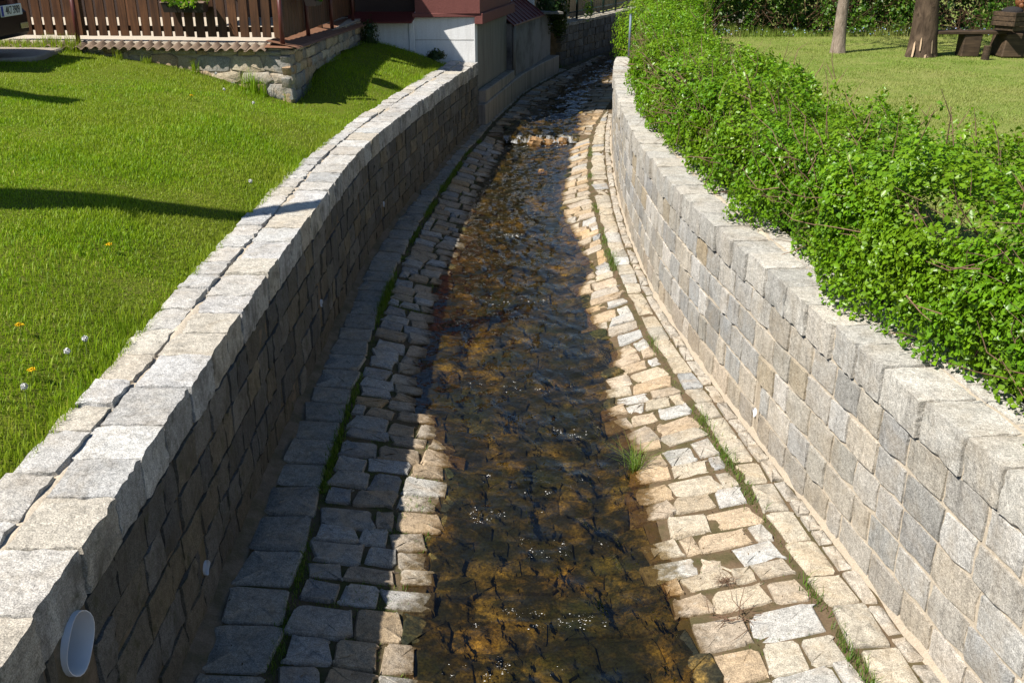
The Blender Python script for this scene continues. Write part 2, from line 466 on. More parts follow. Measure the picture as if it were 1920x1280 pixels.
LI = smooth_curve([(1.0, -1.70), (2.7, -1.71), (4.3, -1.725), (5.5, -1.74), (6.5, -1.76), (8.0, -1.745), (9.0, -1.745), (9.9, -1.75), (10.8, -1.73), (11.7, -1.68), (12.7, -1.59), (14.6, -1.35), (16.7, -1.07), (19.0, -.72), (19.6, -.63)], 0, 20, .5)
LO = smooth_curve([(1.0, -2.24), (3.8, -2.25), (5.2, -2.27), (6.3, -2.29), (8.4, -2.28), (10.5, -2.24), (12.7, -2.10), (13.8, -1.97), (15.6, -1.75), (17.0, -1.53), (19.2, -1.22)], 0, 20, .5)
LG = smooth_curve([(1.0, -1.26), (4.2, -1.28), (5, -1.31), (6.2, -1.35), (7.8, -1.35), (8.7, -1.35), (10.2, -1.37), (11, -1.33), (12, -1.27), (13.5, -1.15), (15.2, -.98), (16.9, -.80), (18.3, -.55), (19.4, -.42), (23.3, .30), (26.4, 1.25), (29.5, 2.3), (33, 3.7)], 0, 33, .35)
LW = smooth_curve([(1.0, -.42), (4.2, -.46), (4.7, -.54), (5.1, -.53), (5.7, -.46), (6.4, -.37), (6.8, -.52), (7.2, -.62), (7.5, -.76), (8, -.85), (9.2, -.82), (10.5, -.83), (12.1, -.66), (13.6, -.6), (15.5, -.46), (17.4, -.17), (19, -.12), (20.7, .27), (23.3, .98), (26.6, 1.74), (29.6, 2.61), (33, 3.9)], 0, 33, .12)
RW = smooth_curve([(1.0, 1.02), (4.4, .98), (5.1, .94), (5.9, .89), (6.8, .97), (7.1, .95), (7.4, .78), (8.2, .84), (8.7, 1.02), (9.6, .81), (10.6, .74), (11.3, .96), (12.4, .84), (14, .68), (15.7, .86), (17.6, 1.01), (19.7, 1.36), (20.7, 1.37), (23.7, 1.83), (26, 2.51), (29, 3.4), (33, 5.0)], 0, 33, .12)
RG = smooth_curve([(1.0, 2.2), (4.2, 1.84), (4.8, 1.78), (5.4, 1.71), (6.7, 1.56), (7.6, 1.46), (8.7, 1.33), (10, 1.23), (11.5, 1.16), (14.2, 1.17), (15.3, 1.21), (17.4, 1.37), (19.2, 1.58), (21, 1.95), (24, 2.6), (27, 3.4), (30, 4.4), (33, 5.6)], 0, 33, .3)
RI = smooth_curve([(1.0, 2.66), (4.25, 2.22), (5.3, 2.07), (6.3, 1.93), (7.2, 1.82), (8.35, 1.68), (9.5, 1.575), (10.1, 1.535), (11.2, 1.51), (12.3, 1.50), (13.5, 1.52), (15.1, 1.59), (17, 1.71), (18.8, 1.87), (20.4, 2.07)], 0, 21, .3)
RO = smooth_curve([(1.0, 3.16), (4.7, 2.66), (5.5, 2.52), (6.3, 2.42), (7.1, 2.32), (8.35, 2.18), (9.1, 2.09), (10.2, 2.0), (11, 1.99), (12.5, 2.0), (15.5, 2.10), (17.7, 2.24), (20.3, 2.50)], 0, 21, .4)
FALL_Y = 18.5
def zf(Y): return np.interp(Y, [0, 10, 20, 26, 34], [0, 0, .16, .26, .36])
def zw(Y):
    Y = np.asarray(Y, float)
    return zf(Y) - .15 + np.where(Y > FALL_Y, .10, 0)
def zprof(X, Y):
    a, b, l, r = LG(Y), RG(Y), LW(Y), RW(Y)
    z0 = zf(Y); w = zw(Y)
    c = (l + r) / 2; hw = (r - l) / 2
    d = np.abs(X - c) / hw
    bed = w - .012 - .16 * np.clip(1 - d, 0, .45)
    kl = np.clip((l - X) / np.maximum(l - a, .05), 0, 1.0); kr = np.clip((X - r) / np.maximum(b - r, .05), 0, 1.0)
    zl = w + (z0 - .02 - w) * kl; zr = w + (z0 - .02 - w) * kr
    z = np.where(X < l, zl, np.where(X > r, zr, bed))
    z = np.where(X < a, z0 - .02 + .02 * np.clip((a - X) / .35, 0, 1), z)
    z = np.where(X > b, z0 - .02 + .02 * np.clip((X - b) / .35, 0, 1), z)
    return z
CAP_Z = 1.31

def lawn_z(X, Y):
    X = np.asarray(X, float); Y = np.asarray(Y, float)
    d = np.maximum(LO(np.clip(Y, 0, 20)) - X, 0)
    z = 1.275 + .75 * (1 - np.exp(-d / 1.6))
    z = z - .30 * np.exp(-((X + 3.0) ** 2 + (Y - 13.9) ** 2) / 1.44)
    z = z + .10 * np.clip((-X - 5.2) / 1.6, 0, 1)
    return z + .012 * fbm(X * 1.7, Y * 1.7, seed=5)
def rlawn_z(X, Y):
    return 1.29 + .015 * fbm(np.asarray(X) * .7, np.asarray(Y) * .7, seed=9)

# ---------------------------------------------------------------- ground sheets
def sheet(name, xs0, xs1, Ys, n, zfun, mat, label, power=1.0):
    us = np.linspace(0, 1, n) ** power
    V = []
    for Y in Ys:
        X = xs0(Y) + (xs1(Y) - xs0(Y)) * us
        V.append(np.stack([X, np.full(n, Y), zfun(X, np.full(n, Y))], 1))
    V = np.concatenate(V); m = len(Ys)
    i = np.arange(m - 1)[:, None] * n + np.arange(n - 1)[None]
    F = np.stack([i, i + 1, i + n + 1, i + n], -1).reshape(-1, 4)
    me = mesh_np(name, V, F, mat, True)
    me.flip_normals() if me.polygons[0].normal.z < 0 else None
    return props(link(bpy.data.objects.new(name, me)), label, None, None, "structure")

sheet("lawn", lambda Y: LO(Y) + .10, lambda Y: -70.0, np.concatenate([np.arange(-12, 2, 1.0), np.arange(2, 19.4, .2)]), 90,
      lambda X, Y: np.where(((X + 3.05) * -.11 - (Y - 14.12) < -.1) & (X < -2.9 + (Y - 14) * .055 - .2), 1.3, lawn_z(np.maximum(X, -12), Y)), M['lawn'], "sloping green lawn beside the left channel wall", 3.0)
sheet("lawn", lambda Y: RO(Y) - .10, lambda Y: 70.0, np.concatenate([np.arange(-12, 2, 1.0), np.arange(2, 21, .3)]), 70,
      lambda X, Y: rlawn_z(X, Y), M['lawn_far'], "flat mown lawn behind the hedge", 2.0)
sheet("lawn", lambda Y: 2.3 + np.maximum(0, Y - 20.7) * .5, lambda Y: 70.0, np.arange(20.7, 34, .5), 60,
      lambda X, Y: rlawn_z(X, Y), M['lawn_far'], "far strip of mown lawn under the tall back hedge", 2.0)
sheet("ground", lambda Y: -150.0, lambda Y: 150.0, np.array([33.5, 45, 70, 120, 220, 400]), 12,
      lambda X, Y: X * 0 + 1.25, M['lawn_far'], "open green ground beyond the stream bend")
sheet("ground", lambda Y: -70.0, lambda Y: -2.6 + (Y - 19.4) * .3, np.arange(19.4, 34, 1.0), 12,
      lambda X, Y: X * 0 + 1.6, M['lawn_far'], "ground behind the house")

# channel floor under the stones
def floor_strip(name, f0, f1, n, mat, label, dz, Y0=1.5, Y1=33.0):
    Ys = np.arange(Y0, Y1, .12); us = np.linspace(0, 1, n)
    V = []
    for Y in Ys:
        X = f0(Y) + (f1(Y) - f0(Y)) * us
        V.append(np.stack([X, np.full(n, Y), zprof(X, Y) + dz + .006 * fbm(X * 9, X * 0 + Y * 9, seed=2)], 1))
    V = np.concatenate(V); m = len(Ys)
    i = np.arange(m - 1)[:, None] * n + np.arange(n - 1)[None]
    F = np.stack([i, i + 1, i + n + 1, i + n], -1).reshape(-1, 4)
    return props(link(bpy.data.objects.new(name, mesh_np(name, V, F, mat, True))), label, None, None, "structure")
lbase = lambda Y: np.where(Y < 19.4, LI(np.minimum(Y, 19.6)) - .05, LG(Y) - .45)
rbase = lambda Y: np.where(Y < 20.4, RI(np.minimum(Y, 20.5)) + .05, RG(Y) + .5)
left_bank = floor_strip("stone_bank", lbase, LW, 14, M['soil'], "paved stone bank sloping to the water, mostly in the wall's shade", -.020)
right_bank = floor_strip("stone_bank", RW, rbase, 14, M['soil_dry'], "sunlit paved stone bank sloping to the water", -.011)
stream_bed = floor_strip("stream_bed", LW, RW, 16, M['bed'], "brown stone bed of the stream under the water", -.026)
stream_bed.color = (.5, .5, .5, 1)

# ---------------------------------------------------------------- stone templates
def cobble_templates(n, w, l, seed, rough=.010, N=16, round_=.17, dome=.003):
    rr = np.random.default_rng(seed); out = []
    for k in range(n):
        hw, hl = w / 2, l / 2
        pts = []
        for j in range(N):
            a = 2 * math.pi * (j + .35 * rr.uniform(-1, 1)) / N
            c, s_ = math.cos(a), math.sin(a)
            e = round_
            x = math.copysign(abs(c) ** e, c) * hw; y = math.copysign(abs(s_) ** e, s_) * hl
            pts.append((x + rr.normal(0, rough), y + rr.normal(0, rough)))
        sk = rr.normal(0, .07); tp = rr.normal(0, .07)
        pts = [(x * (1 + tp * y / hl) + sk * y, y * (1 + rr.normal(0, .01))) for x, y in pts]
        rings = [(1.0, -.12), (1.025, -.030), (.99, -.008), (.945, 0.0), (.45, dome)]
        V = []; F = []
        for q, (sc, z) in enumerate(rings):
            for x, y in pts:
                V.append((x * sc, y * sc, z + (rr.normal(0, .0035) if q >= 2 else 0)))
        for q in range(len(rings) - 1):
            for j in range(N):
                a, b = q * N + j, q * N + (j + 1) % N
                F.append((a, b, b + N, a + N))
        V.append((0, 0, dome + rr.normal(0, .003)))
        F += [((len(rings) - 1) * N + j, (len(rings) - 1) * N + (j + 1) % N, len(V) - 1) for j in range(N)]
        mb = MB(); mb.add(V, F); out.append(mb)
    return out

def block_templates(n, d, seed, rnd=.012, rough=.006, seg=4):
    """rough stone blocks of true size d, from a gridded box with broken edges"""
    rr = np.random.default_rng(seed); out = []
    for k in range(n):
        bm = bmesh.new()
        bmesh.ops.create_cube(bm, size=1.0)
        bmesh.ops.subdivide_edges(bm, edges=bm.edges[:], cuts=seg - 1, use_grid_fill=True)
        h = np.array(d) / 2
        co = np.array([v.co[:] for v in bm.verts]) * np.array(d)
        inner = np.clip(co, -(h - rnd), h - rnd); dv = co - inner
        ln = np.linalg.norm(dv, axis=1, keepdims=True); ln[ln == 0] = 1
        out_ = np.abs(co) > h - 1e-6
        edge = out_.sum(1) >= 2
        co = np.where(edge[:, None], inner + dv / ln * rnd, co)
        o = rr.uniform(0, 100, 3)
        for ax in range(3):
            co[:, ax] += rough * fbm(co[:, 0] * 12 + o[0], co[:, 1] * 12 + o[1], co[:, 2] * 12 + o[2] + ax * 9, seed=ax, oct=2)
            co[edge, ax] += rr.normal(0, rough * .55, edge.sum())
        for v, c in zip(bm.verts, co): v.co = c
        me = bpy.data.meshes.new("block"); bm.to_mesh(me); bm.free()
        out.append(me)
    return out

def finish(meshes, mat, smooth=True, sharp=33):
    for me in meshes:
        me.materials.clear(); me.materials.append(mat)
        me.polygons.foreach_set("use_smooth", np.full(len(me.polygons), smooth, bool)); me.update()
        if smooth: me.set_sharp_from_angle(angle=math.radians(sharp))
    return meshes

GREY = [(.40, .40, .39), (.34, .34, .335), (.46, .45, .43), (.38, .37, .345), (.43, .42, .395), (.30, .305, .305)]
TAN = [(.42, .31, .19), (.38, .285, .185), (.46, .33, .19), (.37, .295, .21), (.40, .33, .24)]
CREAM = [(.42, .37, .29), (.39, .355, .295), (.44, .395, .32)]
def jit(c, s=.05):
    k = 1 + random.gauss(0, s)
    w_ = random.gauss(0, .012)
    return tuple(max(.02, x * k * q_) for x, q_ in zip(c, (1.012 + w_, 1.0, .972 - w_)))
def mixc(a, b, f): return tuple(x * (1 - f) + y * f for x, y in zip(a, b))

# ---------------------------------------------------------------- paving: slabs and cobbles
CW, CL = .285, .225
cob_t = finish([m.mesh("cobble", None) for m in cobble_templates(26, CW, CL, 11)], M['cobble'])
bed_t = finish([m.mesh("bed_stone", None) for m in cobble_templates(16, CW, CL, 12, .012, 14, .24, .010)], M['bed'])
slab_t = finish([m.mesh("slab", None) for m in cobble_templates(12, .32, .36, 13, .006, 14, .16, .004)], M['cobble'])

def slope_at(f, Y): return float((f(Y + .3) - f(Y - .3)) / .6)
def surf_frame(X, Y, dz, rz, sx, sy, tilt=0.02):
    e = .06
    zx = float((zprof(X + e, Y) - zprof(X - e, Y)) / (2 * e)); zx = max(-.6, min(.6, zx))
    zy = float((zprof(X, Y + e) - zprof(X, Y - e)) / (2 * e)); zy = max(-.3, min(.3, zy))
    n = Vector((-zx + random.gauss(0, tilt), -zy + random.gauss(0, tilt), 1)).normalized()
    ax = Vector((math.cos(rz), math.sin(rz), 0)); ax = (ax - n * ax.dot(n)).normalized(); ay = n.cross(ax)
    return frame((X, Y, float(zprof(X, Y)) + dz), ax, ay, n, (sx, sy, 1))

bed_far = []; bank_n = [0, 0]; bed_n = 0
Y = 2.4
while Y < 30.0:
    far = Y > 19
    pitch = random.uniform(.17, .28) if not far else random.uniform(.22, .30)
    sl, sr = slope_at(LG, Y), slope_at(RG, Y)
    xa, xb = float(LG(Y)) + .035, float(RG(Y)) - .03
    x = xa + random.uniform(0, .02)
    while x < xb - .05:
        wd = random.uniform(.19, .36)
        if random.random() < .10: wd = random.uniform(.10, .15)
        if x + wd > xb - .09: wd = xb - x
        if wd < .08: break
        xc = x + wd / 2
        t = (xc - xa) / (xb - xa)
        slp = sl * (1 - t) + sr * t
        yc = Y - (xc - (xa if t < .5 else xb)) * slp + random.gauss(0, .012)
        rz = -math.atan(slp) + random.gauss(0, .03)
        l, r = float(LW(yc)), float(RW(yc))
        dpth = pitch * random.uniform(.90, 1.0)
        gap = .022 if xc < l else .010
        sx, sy = (wd - gap) / CW, (dpth - gap * .8) / CL
        if l + .02 < xc < r - .02:
            dz = random.gauss(-.002, .011)
            Mx = surf_frame(xc, yc, dz, rz, sx * 1.10, sy * 1.08, .022)
            c = random.choice([(1, 1, 1), (.8, .75, .7), (.5, .5, .5), (1, .85, .7), (.65, .7, .55)])
            if bed_n < 300:
                place("bed_stone", random.choice(bed_t), Mx, stream_bed, jit(c, .15)); bed_n += 1
            else: bed_far.append((random.choice(bed_t), Mx))
        elif not (xc > r and Y > 26):
            left = xc < (l + r) / 2
            near = max(0, 1 - (l - xc if left else xc - r) / .55)          # waterside stones are stained tan
            c = random.choice(GREY)
            if random.random() < .25 + .65 * near: c = mixc(c, random.choice(TAN), random.uniform(.5, 1))
            elif not left and random.random() < .5: c = random.choice(CREAM)
            if left: c = tuple(v * (.72 + .2 * near) for v in c)  # left cobbles darkened where the wall's shade lies, less towards the water
            b = left_bank if left else right_bank
            k = 0 if left else 1
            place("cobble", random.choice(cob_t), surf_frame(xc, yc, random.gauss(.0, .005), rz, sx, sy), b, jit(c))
            bank_n[k] += 1
        x += wd
    Y += pitch

def join_stones(name, items, mat, parent, extra=None):
    V = []; F = []; b = 0
    for me, Mx in items:
        n = len(me.vertices); co = np.empty(n * 3, np.float32); me.vertices.foreach_get("co", co)
        A = np.array(Mx); V.append(co.reshape(-1, 3) @ A[:3, :3].T + A[:3, 3])
        for p in me.polygons:
            vi = [q + b for q in p.vertices]
            for k in range(1, len(vi) - 1): F.append((vi[0], vi[k], vi[k + 1]))
        b += n
    me = mesh_np(name, np.concatenate(V), np.array(F), mat, True)
    o = link(bpy.data.objects.new(name, me), parent); o["kind"] = "stuff"; o.color = (.85, .8, .72, 1)
    return o
join_stones("bed_stones", bed_far, M['bed'], stream_bed)

Y = 2.4
while Y < 30:
    ln = random.uniform(.26, .42)
    sl = slope_at(LG, Y); a = float(LG(Y)); b0 = float(lbase(Y)) + .12
    if Y < 27:
        xc = (a + b0) / 2
        c = random.choice(GREY[:5]); c = tuple(v * .70 for v in mixc(c, (.40, .37, .31), .5))  # slab colour darkened to deepen the shade at the wall foot
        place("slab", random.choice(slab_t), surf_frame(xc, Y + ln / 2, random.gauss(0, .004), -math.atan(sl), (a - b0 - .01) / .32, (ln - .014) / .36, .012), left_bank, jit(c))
    Y += ln
Y = 2.4
while Y < 21:
    ln = random.uniform(.26, .40)
    sl = slope_at(RG, Y + .15); a = float(RG(Y + ln / 2)) + .02; b0 = float(RI(Y + ln / 2)) - .13
    xc = (a + b0) / 2
    c = random.choice(CREAM if random.random() < .7 else GREY)
    place("slab", random.choice(slab_t), surf_frame(xc, Y + ln / 2, random.gauss(0, .006), -math.atan(sl), (b0 - a - .012) / .32, (ln - .014) / .36, .015), right_bank, jit(c))
    Y += ln
# narrow row of edging stones against the right wall
Y = 2.4
while Y < 20.5:
    ln = random.uniform(.16, .34)
    x = float(RI(Y + ln / 2)) - .075; sl = slope_at(RI, Y + .1)
    place("edging_stone", random.choice(slab_t), surf_frame(x, Y + ln / 2, random.gauss(.0, .005), -math.atan(sl), .085 / .32, (ln - .02) / .36, .03), right_bank, jit(mixc(random.choice(GREY), (.40, .35, .28), .6)))
    Y += ln
# mortar fillets along the foot of both walls
def fillet(f, sgn, parent, Y0, Y1, wd, mat):
    Ys = np.arange(Y0, Y1, .08); V = []
    for y in Ys:
        x = float(f(y)); n = float(fbm(y * 5, 3.0, seed=4)) * .015
        z = float(zf(y))
        V += [(x + sgn * (wd + n), y, z - .035), (x + sgn * (wd * .55 + n), y, z - .004 + .006 * float(vnoise(y * 9, 1))), (x - sgn * .02, y, z + .028 + n)]
    F = []
    for i in range(len(Ys) - 1):
        for k in range(2): F.append((3 * i + k, 3 * i + k + 1, 3 * i + k + 4, 3 * i + k + 3))
    mb = MB(); mb.add(V, F)
    return mb.build("mortar_fillet", mat, parent, True)
fillet(LI, 1, left_bank, 2.4, 19.4, .13, M['mortar_dark'])
fillet(RI, -1, right_bank, 2.4, 20.4, .045, M['mortar'])

# ---------------------------------------------------------------- water
RIFFLES = [(.30, 5.50, .22, .16), (.02, 4.78, .28, .12), (.40, 4.74, .12, .10), (-.05, 8.0, .42, .2), (.05, 10.2, .35, .14), (.1, 6.35, .42, .22), (.62, 18.15, .5, .16), (-.1, 4.35, .35, .12), (.05, 12.6, .2, .12), (-.2, 5.9, .2, .15), (.45, 7.1, .2, .15)]
def water_sheet(Y0, Y1, label):
    Ys = np.concatenate([np.arange(Y0, min(8.5, Y1), .016), np.arange(max(Y0, 8.5), Y1, .03)]); n = 110; us = np.linspace(0, 1, n)
    V = []
    for Y in Ys:
        a, b = float(LW(Y)) - .34, float(RW(Y)) + .34
        X = a + (b - a) * us
        t = np.clip(np.minimum(X - float(LW(Y)), float(RW(Y)) - X) / .25, 0, 1)
        Yv = X * 0 + Y
        h = (.011 if Y0 < 16 else .021) * fbm(X * 5, Yv * (3.6 if Y0 < 16 else 4.0), seed=21, oct=2) + .0045 * vnoise(X * 17 + Y * 3, Yv * 9, seed=23)
        g = sum(np.exp(-((X - cx) / sx) ** 2 - ((Yv - cy) / sy) ** 2) for cx, cy, sx, sy in RIFFLES)
        h = h + np.clip(g, 0, 1) * (.0040 * vnoise(X * 34, Yv * 30, seed=25) + .0060 * vnoise(X * 20, Yv * 16, seed=26))
        V.append(np.stack([X, Yv, float(zw(Y)) + h * (.25 + .75 * t)], 1))
    V = np.concatenate(V); m = len(Ys)
    i = np.arange(m - 1)[:, None] * n + np.arange(n - 1)[None]
    F = np.stack([i, i + 1, i + n + 1, i + n], -1).reshape(-1, 4)
    return props(link(bpy.data.objects.new("water", mesh_np("water", V, F, M['water'], True))), label, None, None, "structure")
water = water_sheet(1.6, FALL_Y - .03, "shallow clear stream water over brown stones")
water_sheet(FALL_Y + .03, 31.0, "rippled blue stream water above the small cascade")
# the little cascade
def cascade():
    n = 40; V = []; rows = 9
    x0, x1 = float(LW(FALL_Y)) - .02, float(RW(FALL_Y)) + .05
    zt, zb = float(zw(FALL_Y + .1)), float(zw(FALL_Y - .2))
    for r in range(rows):
        t = r / (rows - 1)
        for k in range(n):
            u = k / (n - 1)
            j = float(fbm(u * 11, t * 1.2, seed=31)) * .05
            y = FALL_Y + .07 - .26 * t + j
            z = zt + .006 - (zt - zb - .012) * (t * t * (3 - 2 * t)) + .012 * float(vnoise(u * 30, t * 6, seed=32))
            V.append((x0 + (x1 - x0) * u, y, z))
    F = [(r * n + k, r * n + k + 1, (r + 1) * n + k + 1, (r + 1) * n + k) for r in range(rows - 1) for k in range(n - 1)]
    mb = MB(); mb.add(V, F)
    return mb.build("white_water", M['foam'], None, True)
props(cascade(), "white water spilling over the low stone step in the stream", None, None, "stuff")
# white flecks for foam and painted sun glints where the stream breaks over stones
def flecks():
    V = []; F = []
    spots = [(cx, cy, sx * 1.3, sy * .9, 46) for cx, cy, sx, sy in RIFFLES]
    for cx, cy, sx, sy, n in spots:
        subs = [(cx + random.gauss(0, sx * .5), cy + random.gauss(0, sy * .5), random.uniform(.005, .022), random.uniform(.006, .03)) for _ in range(9)]
        for k in range(n):
            ux, uy, us_, vs_ = random.choice(subs)
            x, y = ux + random.gauss(0, us_), uy + random.gauss(0, vs_)
            if random.random() < .15: x, y = cx + random.gauss(0, sx * .5), cy + random.gauss(0, sy * .5)
            if not (float(LW(y)) + .1 < x < float(RW(y)) - .1): continue
            s = .0008 + .0035 * random.random() ** 2.5 * (1.0 if y < 9 else 1.9)
            z = float(zw(y)) + .006 + random.uniform(0, .008); b = len(V)
            V += [(x - s * 1.6, y, z), (x, y - s * .8, z), (x + s * 1.4, y, z), (x, y + s * .8, z), (x, y, z + s * .7)]
            F += [(b, b + 1, b + 4), (b + 1, b + 2, b + 4), (b + 2, b + 3, b + 4), (b + 3, b, b + 4)]
    mb = MB(); mb.add(V, F)
    return props(mb.build("foam_glints", M['puff'], None), "white bubbles and painted sun glints where the stream breaks over stones", None, None, "stuff")
flecks()
for k, (x, y, s, lab) in enumerate([(.44, 18.42, .17, "tan boulder splitting the little cascade, largest of the three"), (.70, 18.44, .13, "low tan boulder in the cascade between two others"), (.95, 18.46, .13, "brown wet boulder at the bank end of the cascade"), (.50, 16.3, .11, "small tan stone breaking the surface below the cascade")]):
    me = block_templates(1, (s * 1.5, s * 1.2, s * 1.1), 60 + k, s * .4, .03, 5)
    finish(me, M['rubble'])
    o = place("boulder", me[0], Matrix.Translation((x, y, float(zw(y)) + (-.002 if k < 3 else -.055))) @ Matrix.Rotation(k * .7, 4, 'Z') @ Matrix.Rotation(.25, 4, 'Y'), None, (.30, .18, .085))
    props(o, lab, "boulder", "boulders in the stream")

# ---------------------------------------------------------------- retaining walls
class Line:
    def __init__(s, f, Y0, Y1):
        s.y = np.arange(Y0, Y1 + .02, .02); s.x = f(s.y)
        d = np.hypot(np.diff(s.x), np.diff(s.y)); s.s = np.concatenate([[0], np.cumsum(d)]); s.len = s.s[-1]
    def at(s, q):
        x, y = np.interp(q, s.s, s.x), np.interp(q, s.s, s.y)
        e = .12
        t = Vector((np.interp(q + e, s.s, s.x) - np.interp(q - e, s.s, s.x), np.interp(q + e, s.s, s.y) - np.interp(q - e, s.s, s.y), 0)).normalized()
        return Vector((x, y, 0)), t

PIPES = {-1: [(3.17, .985, .126), (4.72, .25, .042), (8.55, .44, .035), (12.3, .40, .035)], 1: [(6.85, .17, .035)]}
def wall_core(fi, fo, Y0, Y1, z0, ztop, inset, mat, parent, sgn):
    Ys = np.unique(np.concatenate([np.arange(Y0, Y1 + .001, .2)] + [np.array([py - pr - .006, py - pr - .005, py + pr + .005, py + pr + .006]) for py, pz, pr in PIPES[sgn]])); V = []; F = []
    for y in Ys:
        hole = any(abs(y - py) < pr + .0055 for py, pz, pr in PIPES[sgn])
        xi, xo = float(fi(y)) + sgn * (.34 if hole else inset), float(fo(y)) - sgn * .02
        V += [(xi, y, z0), (xi, y, ztop), (xo, y, ztop), (xo, y, z0)]
    m = len(Ys)
    for i in range(m - 1):
        for k in range(4):
            a, b = 4 * i + k, 4 * i + (k + 1) % 4
            F.append((a, b, b + 4, a + 4))
    F += [(0, 1, 2, 3), tuple(4 * (m - 1) + k for k in (3, 2, 1, 0))]
    mb = MB(); mb.add(V, F); o = mb.build("mortar", mat, parent)
    return o

def cap_joint(root, fi, Y0, Y1, side, seed):
    """mortar in the long joint of the cap, crumbled in places"""
    Ys = np.arange(Y0, Y1, .04); V = []
    for y in Ys:
        x = float(fi(y)) + side * .312
        n = float(fbm(y * 3, 2.0, seed=seed)); z = CAP_Z - .011 + .012 * n
        for o_, dz in ((-.05, -.012), (-.012, 0), (.014, -.002 + .006 * float(vnoise(y * 12, 5, seed=seed))), (.05, -.014)):
            V.append((x + o_, y, z + dz))
    F = [(4 * i + k, 4 * i + k + 1, 4 * i + k + 5, 4 * i + k + 4) for i in range(len(Ys) - 1) for k in range(3)]
    mb = MB(); mb.add(V, F); mb.build("joint_mortar", M['pointing'], root, True)

def stone_wall(root, fi, fo, Y0, Y1, side, mat_face, mat_cap, cols, capcols, proud, courses=5, cap_h=.23, back_dz=.0, mortar=.016, yawbias=0.0):
    """side -1: the wall stands left of the water (its face looks to +X); +1: right"""
    face_t = finish(block_templates(14, (.30, .20, .16), 21 + side,   .007, .0055 if side > 0 else .006, 4), mat_face, True, 38)
    cap_t = finish(block_templates(14, (.38, .32, cap_h), 41 + side, .011 if side > 0 else .006, .006 if side > 0 else .005, 6 if side > 0 else 9), mat_cap, True, 38)
    if side < 0:                                     # front faces take the dark wall material to paint their shade
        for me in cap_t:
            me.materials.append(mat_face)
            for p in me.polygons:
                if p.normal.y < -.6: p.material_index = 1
    back_t = finish(block_templates(10, (.36, .22, .16), 51 + side, .012, .008, 5), mat_cap)
    L = Line(fi, Y0, Y1)
    up = Vector((0, 0, 1))
    hgt = CAP_Z - cap_h
    # cap row
    q = 0.0
    while q < L.len - .1:
        ln = random.uniform(.32, .47) if side < 0 else random.uniform(.30, .44)
        if q + ln > L.len - .16: ln = L.len - q
        p, t = L.at(q + ln / 2)
        nrm = Vector((t.y, -t.x, 0)) * (-side)                  # towards the water
        yaw = random.gauss(yawbias, .02 if side > 0 else .008)
        R = Matrix.Rotation(yaw, 3, 'Z')
        ax, ay = R @ t, R @ (up.cross(t))
        wd = .31 + random.gauss(0, .008)
        pr = random.gauss(proud, proud * .35 + .003)
        c = p - nrm * (wd / 2 - pr)
        sc = ((ln - .012) / .38, wd / .32, random.uniform(.97, 1.0))
        place("cap_stone", random.choice(cap_t), frame((c.x, c.y, CAP_Z - cap_h / 2 + random.gauss(0, .005)), ax, ay, up, sc), root, jit(random.choice(capcols)))
        q += ln
    # back row of the cap
    q = .1
    while q < L.len - .1:
        ln = random.uniform(.27, .44)
        p, t = L.at(q + ln / 2)
        nrm = Vector((t.y, -t.x, 0)) * (-side)
        wtot = abs(float(fo(p.y)) - float(fi(p.y)))
        wd = wtot - .322 + random.gauss(0, .01)
        c = p - nrm * (.322 + wd / 2)
        ax, ay = t, up.cross(t)
        place("cap_stone", random.choice(back_t), frame((c.x, c.y, CAP_Z - .08 + back_dz + random.gauss(0, .006)), ax, ay, up, ((ln - .016) / .36, wd / .22, 1)), root, jit(random.choice(capcols)))
        q += ln
    # face courses
    for k in range(courses):
        q = random.uniform(-.15, 0)
        holes = []
        for py, pz, pr in PIPES[side]:
            zb_ = float(zf(py)) - .02; ch_ = (hgt - zb_) / courses
            if zb_ + ch_ * k < pz + pr and zb_ + ch_ * (k + 1) > pz - pr:
                qc = float(np.interp(py, L.y, L.s)); holes.append((qc - pr - .018, qc + pr + .018))
        while q < L.len - .08:
            ln = random.uniform(.25, .42)
            if random.random() < .12: ln = random.uniform(.16, .22)
            q1 = min(q + ln, L.len); q0 = max(q, 0)
            nxt = q + ln
            for h0, h1 in holes:
                if q0 < h0 + .001 and q1 > h0 - .06: q1 = h0; nxt = h1
            ln = nxt - q
            if q1 - q0 < .06: q += ln; continue
            p, t = L.at((q0 + q1) / 2)
            nrm = Vector((t.y, -t.x, 0)) * (-side)
            zb = float(zf(p.y)) - .02
            ch = (hgt - zb) / courses
            z = zb + ch * (k + .5)
            c = p - nrm * (.08 - proud * .3 + random.gauss(0, .003 if side > 0 else .005))
            ax, ay = t, up.cross(t)
            col_ = random.choice(cols)
            if k == 0: col_ = mixc(col_, (.34, .26, .17) if side > 0 else (.13, .10, .065), random.uniform(.15, .65))
            elif random.random() < .06: col_ = mixc(col_, (.40, .32, .20) if side > 0 else (.24, .20, .13), .6)
            place("wall_stone", random.choice(face_t), frame((c.x, c.y, z), ax, up if side > 0 else up, ax.cross(up), ((q1 - q0 - mortar) / .30, (ch - mortar) / .20, 1)), root, jit(col_, .09))
            q += ln

